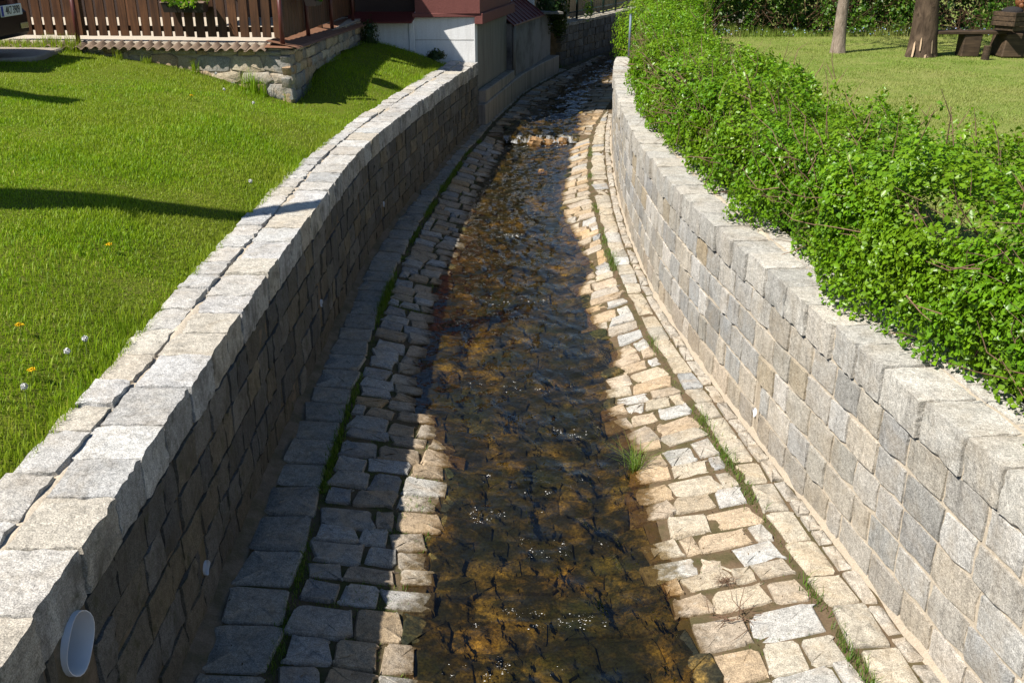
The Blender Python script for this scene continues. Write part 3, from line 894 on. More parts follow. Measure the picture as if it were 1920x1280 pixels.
DARKGREY = [(.14, .14, .138), (.11, .11, .108), (.17, .165, .155), (.13, .125, .112), (.145, .13, .105), (.095, .095, .095)]  # stone greys darkened to deepen the wall's shade
left_wall = thing("retaining_wall", "shaded granite channel wall with pale flat cap beside the sloping lawn", "wall")
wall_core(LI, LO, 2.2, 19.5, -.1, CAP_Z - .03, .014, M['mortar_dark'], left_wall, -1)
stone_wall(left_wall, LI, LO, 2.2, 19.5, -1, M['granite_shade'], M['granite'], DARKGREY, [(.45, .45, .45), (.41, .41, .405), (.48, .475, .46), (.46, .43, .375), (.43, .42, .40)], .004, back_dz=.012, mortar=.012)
right_wall = thing("retaining_wall", "sunlit granite channel wall with chunky cap stones below the hedge", "wall")
wall_core(RI, RO, 2.2, 20.45, -.1, CAP_Z - .024, .012, M['pointing'], right_wall, 1)
stone_wall(right_wall, RI, RO, 2.2, 20.4, 1, M['granite'], M['granite'], [(.38, .375, .36), (.32, .32, .315), (.43, .415, .385), (.36, .34, .30), (.41, .38, .33), (.31, .305, .29), (.46, .45, .43)], [(.46, .44, .40), (.41, .40, .375), (.49, .47, .43)], .013, mortar=.024, yawbias=-.025)

cap_joint(left_wall, LI, 2.2, 19.4, -1, 5)
cap_joint(right_wall, RI, 2.2, 20.3, 1, 6)

# drain pipes through the walls, each in a mortared opening
def pipe(parent, Yp, z, r, side, fi, out=.02):
    x = float(fi(Yp)); n = 24; s = -side
    V = []; F = []
    prof = [(r * .955, -.33), (r * .955, out - .003), (r * .97, out), (r, out), (r, -.10)]
    for rr_, d in prof:
        for k in range(n):
            a = 2 * math.pi * k / n
            wob = .004 * math.sin(3 * a + 1) if d > 0 else 0
            V.append((x + s * (d + wob), Yp + rr_ * math.cos(a), z + rr_ * math.sin(a)))
    for j in range(len(prof) - 1):
        for k in range(n):
            a, b = j * n + k, j * n + (k + 1) % n
            F.append((a, b, b + n, a + n))
    V.append((x - s * .33, Yp, z)); c = len(V) - 1
    F += [(k, c, (k + 1) % n) for k in range(n)]
    mb = MB(); mb.add(V, F)
    o = mb.build("drain_pipe", M['pvc'], parent, True)
    o.data.set_sharp_from_angle(angle=math.radians(40))
    hg = CAP_Z - .23; zb = float(zf(Yp)) - .02; ch = (hg - zb) / 5
    k0 = int((z - r - zb) / ch); k1 = int((z + r - zb) / ch) + 1
    zl, zh = zb + ch * k0, zb + ch * k1; yw = r + .024
    V = []; F = []
    for k in range(n):
        a = 2 * math.pi * k / n; c_, s_ = math.cos(a), math.sin(a)
        t = min(yw / max(abs(c_), 1e-6), ((zh - z) if s_ > 0 else (z - zl)) / max(abs(s_), 1e-6))
        V += [(x - s * .002, Yp + r * .985 * c_, z + r * .985 * s_), (x - s * .012, Yp + t * c_, z + t * s_)]
    F = [(2 * k, 2 * k + 1, 2 * ((k + 1) % n) + 1, 2 * ((k + 1) % n)) for k in range(n)]
    mb = MB(); mb.add(V, F); mb.build("pipe_surround", M['mortar_dark'] if side < 0 else M['mortar'], parent)
for (py, pz, pr), out in zip(PIPES[-1], (.024, .012, .010, .010)): pipe(left_wall, py, pz, pr, -1, LI, out)
for py, pz, pr in PIPES[1]: pipe(right_wall, py, pz, pr, 1, RI, .010)

# ---------------------------------------------------------------- left: rubble wall, fence, terrace
GX0, GY0 = -3.05, 14.12            # outer corner of the terrace wall
FDIR = Vector((-1, .11, 0)).normalized()      # along the front, to the left
FNRM = Vector((-FDIR.y, FDIR.x, 0)) * 1.0     # see below
FNRM = Vector((-.11, -1, 0)).normalized()     # out of the front, towards the stream's near end
SDIR = Vector((.30, 5.45, 0)).normalized()    # along the side, away
SNRM = Vector((SDIR.y, -SDIR.x, 0))
FLEN, SLEN = 4.3, 5.35
TOP_Z = 2.10
garden = thing("rubble_wall", "low rubble stone wall under the brown picket fence", "wall", (GX0, GY0, 1.3))
G0 = Vector((GX0, GY0, 0))
def gl(v): return (v[0] - GX0, v[1] - GY0, v[2] - 1.3)
mb = MB()
a = G0 - FNRM * .04 - SNRM * .04
b = G0 + FDIR * FLEN - FNRM * .04; c = b - FNRM * .32; d2 = G0 - FNRM * .36 - SNRM * .36
e = G0 + SDIR * SLEN - SNRM * .04; f = e - SNRM * .32
for poly in ([b, a, d2, c], [a, e, f, d2]):
    n = len(poly)
    mb.add([gl((p.x, p.y, .9)) for p in poly] + [gl((p.x, p.y, TOP_Z)) for p in poly], [(0, 1, 2, 3), (7, 6, 5, 4)] + [(i, (i + 1) % 4, 4 + (i + 1) % 4, 4 + i) for i in range(4)])
mb.build("mortar", M['mortar'], garden)
rub_t = finish([m.mesh("stone", None) for m in cobble_templates(18, .30, .20, 71, .014, 12, .30, .012)], M['rubble'])
RUB = [(.40, .34, .25), (.34, .32, .28), (.43, .33, .21), (.28, .275, .26), (.46, .40, .31), (.36, .26, .17), (.22, .22, .22)]
def rubble(org, d, nrm, length, z0, z1):
    z = z0
    while z < z1 - .04:
        h = min(random.uniform(.13, .27), z1 - z)
        if z1 - z - h < .06: h = z1 - z
        q = 0.0
        while q < length - .05:
            ln = random.uniform(.16, .50)
            if q + ln > length - .1: ln = length - q
            p = org + d * (q + ln / 2)
            up = Vector((0, 0, 1)); rot = random.gauss(0, .07)
            ax = d * math.cos(rot) + up * math.sin(rot); az = nrm; ay = az.cross(ax)
            pos = p + nrm * (-.02 + random.uniform(-.012, .02))
            place("stone", random.choice(rub_t), frame(gl((pos.x, pos.y, z + h / 2)), ax, ay, az, ((ln - .006) / .30, (h - .004) / .20, 1)), garden, jit(random.choice(RUB), .08))
            q += ln
        z += h
rubble(G0, FDIR, FNRM, FLEN, 1.15, TOP_Z - .02)
rubble(G0, SDIR, SNRM, SLEN, 1.15, TOP_Z - .02)

mb = MB(); pa, pb = G0 + FDIR * .3 - FNRM * .10, G0 + FDIR * FLEN - FNRM * .10
pc, pd = pb - FNRM * .28, pa - FNRM * .28
mb.prism([(p.x - GX0, p.y - GY0) for p in (pb, pa, pd, pc)], TOP_Z - 1.3 - .02, TOP_Z - 1.3 + .062); mb.build("coping_slab", M['patio'], garden)
# corrugated clay tiles along the front coping
def tile_mesh():
    V = []; n = 9; w = .165
    for th in (0, -.014):
        for j, (yy, zz) in enumerate([(-.10, -.012), (.16, .045)]):
            for k in range(n):
                u = k / (n - 1)
                V.append(((u - .5) * w, yy, zz + .022 * math.cos(u * 2 * math.pi + 2.4) + th))
    F = []
    for k in range(n - 1):
        F.append((k, k + 1, n + k + 1, n + k)); o = 2 * n
        F.append((o + k + 1, o + k, o + n + k, o + n + k + 1))
        F.append((k + 1, k, o + k, o + k + 1)); F.append((n + k, n + k + 1, o + n + k + 1, o + n + k))
    mb = MB(); mb.add(V, F); return mb.mesh("roof_tile", M['tile'], True)
tm = tile_mesh()
q = .38
while q < FLEN - .05:
    p = G0 + FDIR * q + FNRM * .02
    place("roof_tile", tm, frame(gl((p.x, p.y, TOP_Z + .012 + random.gauss(0, .004))), -FDIR, -FNRM, (0, 0, 1)) @ Matrix.Rotation(random.gauss(0, .03), 4, 'Y'), garden)
    q += .139
# sheet coping over corner and side
mb = MB()
p0 = G0 + FNRM * .10 + SNRM * .08
mb.add([gl(v) for v in [(*(G0 + FDIR * .33 + FNRM * .09).xy, TOP_Z + .025), (*(G0 + FNRM * .09 + SNRM * .08).xy, TOP_Z + .02), (*(G0 + SDIR * .3 + SNRM * .08 - SNRM * .4).xy, TOP_Z + .075), (*(G0 + FDIR * .33 - FNRM * .25).xy, TOP_Z + .075)]], [(0, 1, 2, 3)])
n = 40; V = []
for k in range(n + 1):
    p = G0 + SDIR * (SLEN * k / n)
    w = .012 * (k % 2)
    for off, z in ((.12, .0), (.09, .022), (-.32, .105)):
        pp = p + SNRM * off
        V.append(gl((pp.x, pp.y, TOP_Z + z + w * .5 - .10 * k / n)))
mb.add(V, [(3 * k + j, 3 * k + j + 1, 3 * k + j + 4, 3 * k + j + 3) for k in range(n) for j in range(2)])
mb.build("metal_coping", M['brown_sheet'], garden)

# picket fences
def picket_fence(root, org, d, nrm, length, z0, z1, pitch, wd, posts):
    n = int(length / pitch)
    me = MB().box((0, 0, 0), (wd, .022, z1 - z0)).mesh("picket", M['picket'], False, .004)
    loc = Vector(root.location)
    for k in range(n):
        p = org + d * (pitch * (k + .5))
        zc = (z0 + z1) / 2 + random.gauss(0, .004)
        place("picket", me, frame(Vector((p.x, p.y, zc)) - loc, d, nrm, (0, 0, 1)) @ Matrix.Rotation(random.gauss(0, .006), 4, 'Y'), root)
    for z in (z0 + .10, z1 - .14):
        c = org + d * (length / 2) - nrm * .035
        mb = MB().box((0, 0, 0), (length, .04, .07)); me2 = mb.mesh("rail", M['picket'])
        place("rail", me2, frame(Vector((c.x, c.y, z)) - loc, d, nrm, (0, 0, 1)), root)
    for q, off in posts:
        p = org + d * q + nrm * off
        mb = MB().tube([(0, 0, 0), (0, 0, .78)], .032, 10); m3 = mb.mesh("post", M['post_paint'], True)
        place("post", m3, Matrix.Translation(Vector((p.x, p.y, z0 - .11)) - loc), root)
FZ0, FZ1 = 2.235, 2.90
fo = G0 - FNRM * .14 + FDIR * .1
ff = thing("picket_fence", "front run of brown picket fence along the tiled wall top", "fence", (fo.x, fo.y, FZ0))
picket_fence(ff, fo, FDIR, FNRM, FLEN - .1, FZ0, FZ1, .158, .122, [(.0, .09), (2.95, .09)])
so = G0 - SNRM * .16 + SDIR * .2
sf = thing("picket_fence", "side run of brown picket fence, going back to the maroon house", "fence", (so.x, so.y, FZ0))
picket_fence(sf, so, SDIR, SNRM, SLEN - .2, FZ0 - .03, FZ1 - .05, .150, .140, [(1.3, .06), (2.9, .06), (4.6, .06)])

# flower boxes hung on the fence
def leaf_cloud(P, Nn, size, seed, aspect=.62, fold=.25, droop=.35):
    rr = np.random.default_rng(seed); n = len(P)
    Nn = Nn + rr.normal(0, .55, (n, 3)); Nn /= np.linalg.norm(Nn, axis=1, keepdims=True)
    r = rr.normal(0, 1, (n, 3)); r -= Nn * (r * Nn).sum(1, keepdims=True); r /= np.linalg.norm(r, axis=1, keepdims=True)
    s = np.cross(Nn, r)
    L = (size * (.45 + 1.1 * rr.uniform(0, 1, n) ** 1.3))[:, None]; W = L * aspect * .5
    base = P - r * L * .5; tip = P + r * L * .5 - Nn * L * droop * .3
    mid = P - r * L * .02
    l = mid + s * W + Nn * L * fold * .35; g = mid - s * W + Nn * L * fold * .35
    V = np.stack([base, l, tip, g], 1).reshape(-1, 3)
    i = np.arange(n)[:, None] * 4
    F = np.concatenate([np.concatenate([i, i + 2, i + 1], 1), np.concatenate([i, i + 3, i + 2], 1)])
    rnd = np.repeat(rr.uniform(0, 1, n), 4)
    return V, F, rnd
def foliage(name, P, Nn, size, mat, parent, seed=1, bright=None, **kw):
    V, F, rnd = leaf_cloud(P, Nn, size, seed, **kw)
    if bright is not None: rnd = np.clip(rnd * .55 + np.repeat(bright, 4) * .45, 0, 1)
    return link(bpy.data.objects.new(name, mesh_np(name, V, F, mat, False, {"rnd": rnd})), parent)
def blob_points(n, c, rad, seed, shell=.45, zmin=-1.0):
    rr = np.random.default_rng(seed)
    d = rr.normal(0, 1, (n, 3)); d /= np.linalg.norm(d, axis=1, keepdims=True)
    d[:, 2] = np.where(d[:, 2] < zmin, -d[:, 2], d[:, 2])
    lump = 1 + .28 * fbm(d[:, 0] * 2.2 + seed, d[:, 1] * 2.2, d[:, 2] * 2.2, seed=seed)
    r = (1 - shell * rr.uniform(0, 1, n) ** 1.6) * lump
    return np.array(c) + d * r[:, None] * np.array(rad), d

def flower_box(pos, d, nrm, w, label, seed):
    t = thing("flower_box", label, "planter", pos, "flower boxes on the fence")
    R = Matrix(((d.x, nrm.x, 0), (d.y, nrm.y, 0), (0, 0, 1)))
    mb = MB()
    poly = [(-.075, -.065), (.075, -.065), (.10, .065), (-.10, .065)]
    V = [R @ Vector((x * w / 2 * (1.0 if z > 0 else .93), y, z)) for x in (-1, 1) for y, z in poly]
    mb.add(V, [(0, 1, 2, 3), (7, 6, 5, 4), (0, 4, 5, 1), (1, 5, 6, 2), (2, 6, 7, 3), (3, 7, 4, 0)])
    mb.build("trough", M['planter'], t)
    mb = MB().box((0, 0, .068), (w * 1.03, .215, .014), M=R); mb.build("rim", M['planter_rim'], t)
    P, N = blob_points(520, (0, .045, .085), (w * .47, .13, .10), seed, .6)
    P = np.array([R @ Vector(p) for p in P])
    foliage("plant", P, N + np.array([0, 0, .6]), .05, M['leaf'], t, seed)
p = G0 + FDIR * 1.40 + FNRM * .02
flower_box((p.x, p.y, 2.635), -FDIR, FNRM, .60, "dark flower box with bright green plants on the front fence", 3)
p = G0 + SDIR * 1.15 + SNRM * .10
flower_box((p.x, p.y, 2.66), SDIR, SNRM, .36, "smaller dark flower box hung on the shaded side fence", 4)

# terrace paving and the house
mb = MB()
A = G0 + FDIR * (FLEN + 6) - FNRM * .36; B = G0 - FNRM * .36 - SNRM * .36; Cc = G0 + SDIR * SLEN - SNRM * .3
mb.prism([(A.x, A.y), (B.x, B.y), (Cc.x, Cc.y), (Cc.x, 20.8), (A.x, 20.8)], 1.5, 2.10)
props(mb.build("terrace", M['patio']), "pale concrete terrace behind the picket fence", None, None, "structure")
mb = MB()
mb.prism([(-11.5, 12.0), (-7.3, 12.35), (-6.15, 13.3), (-6.25, 14.40), (-11.5, 15.0)], 1.2, 2.095)
props(mb.build("driveway", M['drive'], None, False, .02), "rough pale concrete driveway patch beside the lawn", None, None, "structure")

house = thing("house", "maroon house with white basement wall standing at the end of the wall", "house", (-.70, 19.55, 1.2))
def hl(x, y, z): return (x + .70, y - 19.55, z - 1.2)
def hb_box(name, x0, x1, y0, y1, z0, z1, mat, bevel=0.0):
    return MB().box(hl((x0 + x1) / 2, (y0 + y1) / 2, (z0 + z1) / 2), (x1 - x0, y1 - y0, z1 - z0)).build(name, mat, house, False, bevel)
# basement front, left bay slightly forward with a corner pier
def hprism(name, poly, z0, z1, mat, bevel=0.0):
    return MB().prism([(x + .70, y - 19.55) for x, y in poly], z0 - 1.2, z1 - 1.2).build(name, mat, house, False, bevel)
side = [(-.70, 19.55), (-.12, 22.65)]
hprism("basement_wall", [(-1.83, 19.55), (-.70, 19.55), (-.66, 19.75), (-1.83, 19.75)], 1.0, 2.20, M['white_paint'])
hprism("basement_bay", [(-3.3, 19.46), (-1.93, 19.46), (-1.93, 19.7), (-3.3, 19.7)], 1.0, 2.06, M['white_paint'])
hprism("corner_pier", [(-1.93, 19.43), (-1.83, 19.43), (-1.83, 19.7), (-1.93, 19.7)], 1.0, 2.12, M['white_paint'], .008)
hb_box("wall_seam", -1.825, -.72, 19.546, 19.56, 1.700, 1.708, M['grey_concrete'])
hprism("side_wall", [(-.70, 19.552), (-.12, 22.65), (-.5, 22.7), (-.95, 19.76)], .2, 2.15, M['grey_concrete'])
# maroon storey above, oversailing the front (more at its left end) and the side
hprism("upper_wall", [(-1.80, 19.42), (-.60, 19.48), (-.02, 22.6), (-1.2, 22.8), (-1.80, 22.8)], 2.185, 4.1, M['maroon'])
hprism("ledge", [(-1.86, 19.39), (-.56, 19.51), (-.565, 19.56), (-1.86, 19.56)], 2.115, 2.195, M['maroon'], .012)
hprism("side_ledge", [(-.70, 19.50), (-.545, 19.50), (.06, 22.62), (-.10, 22.64)], 1.99, 2.183, M['maroon'], .008)
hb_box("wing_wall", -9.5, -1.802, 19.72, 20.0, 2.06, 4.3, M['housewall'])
hprism("rear_shade_block", [(-3.0, 22.81), (-.50, 22.81), (-.45, 25.4), (-3.0, 25.4)], 1.3, 4.1, M['maroon'])  # unseen block added to keep the upstream water in shade
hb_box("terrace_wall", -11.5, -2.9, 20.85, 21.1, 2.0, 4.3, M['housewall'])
mb = MB(); mb.add([hl(-3.05, 19.18, 2.06), hl(-1.85, 19.18, 2.06), hl(-1.78, 19.72, 2.20), hl(-3.05, 19.72, 2.20), hl(-3.05, 19.18, 2.03), hl(-1.85, 19.18, 2.03), hl(-1.78, 19.72, 2.17), hl(-3.05, 19.72, 2.17)],
       [(0, 1, 2, 3), (7, 6, 5, 4), (0, 4, 5, 1), (1, 5, 6, 2), (2, 6, 7, 3), (3, 7, 4, 0)])
mb.build("canopy", M['maroon_dark'], house)
mb = MB(); mb.add([hl(-2.0, 19.2, 4.1), hl(.05, 19.2, 4.1), hl(.3, 22.9, 4.1), hl(-2.0, 22.9, 4.1), hl(-1.6, 20.9, 4.7), hl(-.4, 20.9, 4.7)], [(0, 1, 5, 4), (1, 2, 5), (2, 3, 4, 5), (3, 0, 4), (3, 2, 1, 0)])
mb.build("roof", M['maroon_dark'], house)
# terrace roof: its corner throws the slanting shade on the white wall
hb_box("terrace_roof", -6.4, -2.93, 16.8, 20.6, 4.16, 4.26, M['maroon_dark'])
for x, y in ((-6.2, 17.0), (-3.15, 17.0)):
    hb_box("roof_post", x - .05, x + .05, y - .05, y + .05, 2.10, 4.158, M['picket'])

# foundation step and kerb along the foot of the house
step = thing("foundation_step", "concrete foundation step at the foot of the grey side wall", "step")
MB().prism([(-.66, 19.62), (-.50, 19.62), (.07, 22.75), (-.12, 22.75)], .1, .765).build("slab", M['kerb_concrete'], step, False, .015)
kerb = thing("kerb_wall", "low concrete kerb wall curving beside the far stream bank", "kerb")
outer = [(-.50, 19.42), (-.12, 21.4), (.24, 23.25), (.70, 24.9), (1.22, 26.5)]
inner = [(x - .26, y + .03) for x, y in outer]
mb = MB(); V = []
for (xo, yo), (xi, yi) in zip(outer, inner):
    zt = .53 + (yo - 19.4) * .02
    V += [(xo, yo, 0), (xo, yo, zt), (xi, yi, zt), (xi, yi, 0)]
F = [(4 * i + k, 4 * i + (k + 1) % 4, 4 * i + 4 + (k + 1) % 4, 4 * i + 4 + k) for i in range(4) for k in range(4)] + [(3, 2, 1, 0), (16, 17, 18, 19)]
mb.add(V, F); mb.build("kerb_block", M['kerb_concrete'], kerb, False, .018)

shed = thing("outbuilding", "mould-stained plaster outbuilding with maroon lean-to sheet roof", "shed", (0, 22.7, 0))
def sh(x, y, z): return (x, y - 22.7, z)
MB().prism([(.0, -.0), (.98, 3.75), (.55, 3.9), (-.45, .1)], .2, 1.74).build("wall", M['plaster'], shed)
mb = MB()
mb.add([sh(.05, 22.62, 1.72), sh(.80, 25.5, 1.74), sh(.30, 25.7, 2.12), sh(-.42, 22.75, 2.10), sh(.05, 22.62, 1.69), sh(.80, 25.5, 1.71), sh(.30, 25.7, 2.09), sh(-.42, 22.75, 2.07)],
       [(0, 1, 2, 3), (7, 6, 5, 4), (0, 4, 5, 1), (1, 5, 6, 2), (2, 6, 7, 3), (3, 7, 4, 0)])
mb.build("roof", M['maroon_dark'], shed)
for k in range(9):
    u = (k + .5) / 9
    p0 = Vector(sh(.05, 22.62, 1.735)).lerp(Vector(sh(.80, 25.5, 1.755)), u); p1 = Vector(sh(-.42, 22.75, 2.115)).lerp(Vector(sh(.30, 25.7, 2.135)), u)
    MB().tube([p0, p1], .012, 5).build("roof_seam", M['maroon_dark'], shed)
MB().tube([sh(.045, 22.72, .65), sh(.045, 22.72, 1.70)], .038, 8).build("vent_pipe", M['grey_concrete'], shed, True)
MB().box(sh(.92, 25.95, 1.76), (.5, .75, .05), .26).build("cap_slab", M['grey_concrete'], shed)

white = thing("white_house", "white rendered house corner with grey downpipe behind the outbuilding", "house", (0, 25.6, 1.3))
MB().box((-.9, .9, 1.6), (2.9, 1.8, 3.2)).build("wall", M['white_paint'], white)
MB().box((-.9, .9, 3.3), (3.4, 2.3, .2)).build("roof", M['maroon_dark'], white)
MB().tube([(-.13, -.06, .55), (-.13, -.06, 3.2)], .05, 8).build("downpipe", M['zinc'], white, True)
MB().tube([(-.02, -.09, .50), (-.13, -.06, .70)], .05, 8).build("downpipe_shoe", M['zinc'], white, True)

# far granite wall with railing, plank fence behind
FA, FB = Vector((1.30, 27.4, 0)), Vector((4.2, 34.2, 0))
fd = (FB - FA).normalized(); fl = (FB - FA).length; fnr = Vector((fd.y, -fd.x, 0))
far_wall = thing("retaining_wall", "shaded far granite wall under the railing at the stream bend", "wall", FA)
mb = MB(); pts = [FA - fnr * .02, FB - fnr * .02, FB - fnr * .45, FA - fnr * .45]
mb.prism([(p.x - FA.x, p.y - FA.y) for p in pts], .1, 1.29); mb.build("mortar", M['mortar_dark'], far_wall)
ft = finish(block_templates(8, (.34, .22, .14), 91, .014, .01, 3), M['granite_shade'])
for k in range(5):
    q = random.uniform(-.1, 0)
    while q < fl - .1:
        ln = random.uniform(.26, .48); p = fd * (q + ln / 2) - fnr * .06 + fnr * random.gauss(0, .006)
        place("wall_stone", random.choice(ft), frame((p.x, p.y, .24 + .208 * (k + .5)), fd, (0, 0, 1), fd.cross(Vector((0, 0, 1))), ((ln - .02) / .34, .19 / .22, 1)), far_wall, jit(random.choice(DARKGREY), .1))
        q += ln
q = 0
while q < fl:
    ln = random.uniform(.5, .8); p = fd * (q + ln / 2) - fnr * .21
    place("cap_stone", random.choice(ft), frame((p.x, p.y, 1.31), fd, Vector((0, 0, 1)).cross(fd), (0, 0, 1), ((ln - .01) / .34, .48 / .22, .6)), far_wall, jit((.40, .37, .31)))
    q += ln
rail = thing("metal_railing", "dark green metal railing standing on the far granite wall", "railing", FA + Vector((0, 0, 1.34)))
for q in (.25, 1.75, 3.0, 4.1, 5.3, 6.5):
    p = fd * q - fnr * .2
    MB().tube([(p.x, p.y, -.02), (p.x, p.y, 1.0)], .035, 6).build("post", M['green_metal'], rail, True)
for z in (.22, .95):
    p0, p1 = -fnr * .2, fd * fl - fnr * .2
    MB().tube([(p0.x, p0.y, z), (p1.x, p1.y, z)], .018, 6).build("rail", M['green_metal'], rail, True)
pf0 = FA - fnr * .95
plank_fence = thing("plank_fence", "sunlit tan plank fence behind the dark green railing", "fence", (pf0.x, pf0.y, 1.25))
for k in range(52):
    p = fd * (k * .19 - .5)
    place("plank", bpy.data.meshes.get("fence_plank") or MB().box((0, 0, .75), (.172, .022, 1.5)).mesh("fence_plank", M['plank'], False, .004), frame((p.x, p.y, random.gauss(.02, .02)), fd, fnr, (0, 0, 1)), plank_fence)
for z in (.25, 1.2):
    p = fd * (fl / 2 + 1.2) - fnr * .035
    place("rail", MB().box((0, 0, 0), (fl + 3.4, .04, .08)).mesh("rail", M['plank']), frame((p.x, p.y, z), fd, fnr, (0, 0, 1)), plank_fence)

# ---------------------------------------------------------------- dark bush on the outbuilding, small plants by the white wall
b = thing("ivy_bush", "dark ivy bush hanging over the outbuilding's end", "bush", (.95, 26.4, 1.3))
P, N = blob_points(1500, (.05, .1, .55), (.45, .6, .62), 5, .5)
foliage("leaves", P, N, .10, M['ivy'], b, 5)
P, N = blob_points(700, (.30, .75, .15), (.22, .35, .45), 6, .5)
foliage("leaves", P, N, .09, M['ivy'], b, 6)
b = thing("shrub", "dark shrub in the corner between rubble wall and white basement", "bush", (-2.62, 19.1, 1.45))
P, N = blob_points(900, (0, 0, .32), (.17, .2, .42), 7, .6)
foliage("leaves", P, N, .05, M['ivy'], b, 7)
b = thing("shrub", "small dark leafy plant at the foot of the white wall", "plant", (-1.42, 19.25, 1.28))
P, N = blob_points(420, (0, 0, .12), (.20, .12, .17), 8, .7, -.1)
foliage("leaves", P, N, .055, M['ivy'], b, 8)
b = thing("shrub", "light green sapling growing beside the railing", "plant", (2.12, 29.0, 1.3))
P, N = blob_points(130, (0, 0, .30), (.18, .18, .3), 9, .8)
foliage("leaves", P, N, .07, M['leaf'], b, 9)

# ---------------------------------------------------------------- hedges
def hedge_cloud(n, xc_f, w_f, H_f, zb, Y0, Y1, seed, depth=.26, lump=.12, thin=None, facing=1.0):
    rr = np.random.default_rng(seed)
    # more leaves where the hedge comes nearest
    u = rr.uniform(0, 1, n); Ys = Y0 + (Y1 - Y0) * (np.exp(u * facing) - 1) / (math.exp(facing) - 1) if facing else Y0 + (Y1 - Y0) * u
    ph = np.where(rr.uniform(0, 1, n) < .38, rr.uniform(0, .62, n), rr.uniform(0, 1, n) * math.pi * .93)
    c, s = np.cos(ph), np.sin(ph); e = .52
    cx = np.sign(c) * np.abs(c) ** e; sz = np.abs(s) ** e
    w, H = w_f(Ys), H_f(Ys)
    nx = -np.sign(c) * np.abs(c) ** (2 - e); nz = np.abs(s) ** (2 - e); ln = np.hypot(nx, nz) + 1e-6
    N = np.stack([nx / ln, np.zeros(n), nz / ln], 1)
    lum = lump * fbm(Ys * 1.7, ph * 1.7, seed=seed, oct=3) + .05 * fbm(Ys * 8, ph * 6, seed=seed + 3, oct=2)
    dep = rr.uniform(0, 1, n) ** 1.7 * depth
    off = lum - dep
    X = xc_f(Ys) - w * cx * (1 + .05 * (1 - sz)) + N[:, 0] * off; Z = zb + H * sz + N[:, 2] * off
    P = np.stack([X, Ys + rr.normal(0, .01, n), Z], 1)
    keep = Z > 1.322
    if thin is not None: keep &= (rr.uniform(0, 1, n) < thin(Ys, ph)) | (ph < .5)
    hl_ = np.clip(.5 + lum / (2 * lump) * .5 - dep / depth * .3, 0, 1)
    return P[keep], (N + np.array([0, 0, .35]))[keep], hl_[keep]

def twigs(name, n, P, D, ln, rad, parent, seed, mat=None):
    rr = np.random.default_rng(seed); V = []; F = []
    for k in range(n):
        p = P[k]; d = D[k] + rr.normal(0, .45, 3); d = d / np.linalg.norm(d)
        L = ln * rr.uniform(.5, 1.4); bend = rr.normal(0, .08, 3) * L
        u = np.cross(d, [0, 0, 1.0]); u /= np.linalg.norm(u) + 1e-6; w = np.cross(d, u)
        b = len(V)
        for t, r in ((0, 1.0), (.5, .8), (1, .35)):
            q = p + d * L * t + bend * 4 * t * (1 - t)
            for a in (0, 2.094, 4.189): V.append(q + (u * math.cos(a) + w * math.sin(a)) * rad * r)
        for j in range(2):
            for a in range(3):
                F.append((b + j * 3 + a, b + j * 3 + (a + 1) % 3, b + (j + 1) * 3 + (a + 1) % 3, b + (j + 1) * 3 + a))
    o = link(bpy.data.objects.new(name, mesh_np(name, np.array(V), np.array(F), mat or M['twig'])), parent)
    o["kind"] = "stuff"
    return o

hedge = thing("hedge", "long low green hedge along the sunlit channel wall", "hedge")
hw = lambda Y: np.interp(Y, [2, 6, 10, 14, 20, 22], [.72, .70, .66, .66, .60, .6])
hx = lambda Y: RO(np.clip(Y, 0, 20.9)) - .19 + hw(Y) + np.interp(Y, [17.5, 19.5], [0, .30]) + np.where(np.asarray(Y) > 20.9, (np.asarray(Y) - 20.9) * .25, 0)
hH = lambda Y: np.interp(Y, [2, 5.5, 7, 8.8, 10.5, 13, 16, 19, 21, 22.5], [1.02, 1.04, 1.08, .90, 1.06, .90, .98, .98, 1.15, 1.3])
def thin_f(Ys, ph):
    f = fbm(Ys * 1.1 + 3, ph * 1.3, seed=77, oct=2)
    return np.clip(1.2 - np.clip(f - .15, 0, 1) * 2.6, .16, 1)
P, N, hb_ = hedge_cloud(280000, hx, hw, hH, 1.24, 3.0, 22.6, 31, .30, .17, thin_f, .9)
near = P[:, 1] < 9.5
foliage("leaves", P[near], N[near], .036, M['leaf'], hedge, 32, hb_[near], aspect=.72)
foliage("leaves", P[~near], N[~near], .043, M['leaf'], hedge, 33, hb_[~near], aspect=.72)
# upright young shoots on top
rr = np.random.default_rng(35)
Ps = []; Ns = []
for k in range(420):
    y = 3.2 + 18 * rr.uniform() ** 1.3; x = float(hx(y)) + rr.uniform(-.55, .6) * float(hw(y)); z = 1.30 + float(hH(y)) * (1 - .25 * abs(x - float(hx(y))) / float(hw(y))) + .02
    h = rr.uniform(.05, .20)
    for j in range(int(5 + h * 60)):
        t = rr.uniform(); Ps.append((x + rr.normal(0, .018), y + rr.normal(0, .018), z + h * t)); Ns.append((rr.normal(), rr.normal(), 1.0))
foliage("young_shoots", np.array(Ps), np.array(Ns), .034, M['leaf'], hedge, 36, np.full(len(Ps), .85))
P2, N2, _ = hedge_cloud(1700, hx, hw, hH, 1.30, 3.2, 21, 41, .20, .10, lambda Y, p: np.clip(.12 + 1.6 * np.clip(fbm(Y * 1.1 + 3, p * 1.3, seed=77, oct=2) - .15, 0, 1), 0, 1), .5)
twigs("twigs", len(P2), P2, N2 * np.array([.3, 1, .3]) + np.array([0, 0, .3]), .17, .0026, hedge, 42)
P3, N3, _ = hedge_cloud(800, hx, hw, hH, 1.30, 3.2, 21, 43, .6, .1, None, .5)
twigs("branches", len(P3), P3 * np.array([1, 1, 1]), N3 * .6 + np.array([0, 0, .2]), .28, .005, hedge, 44)
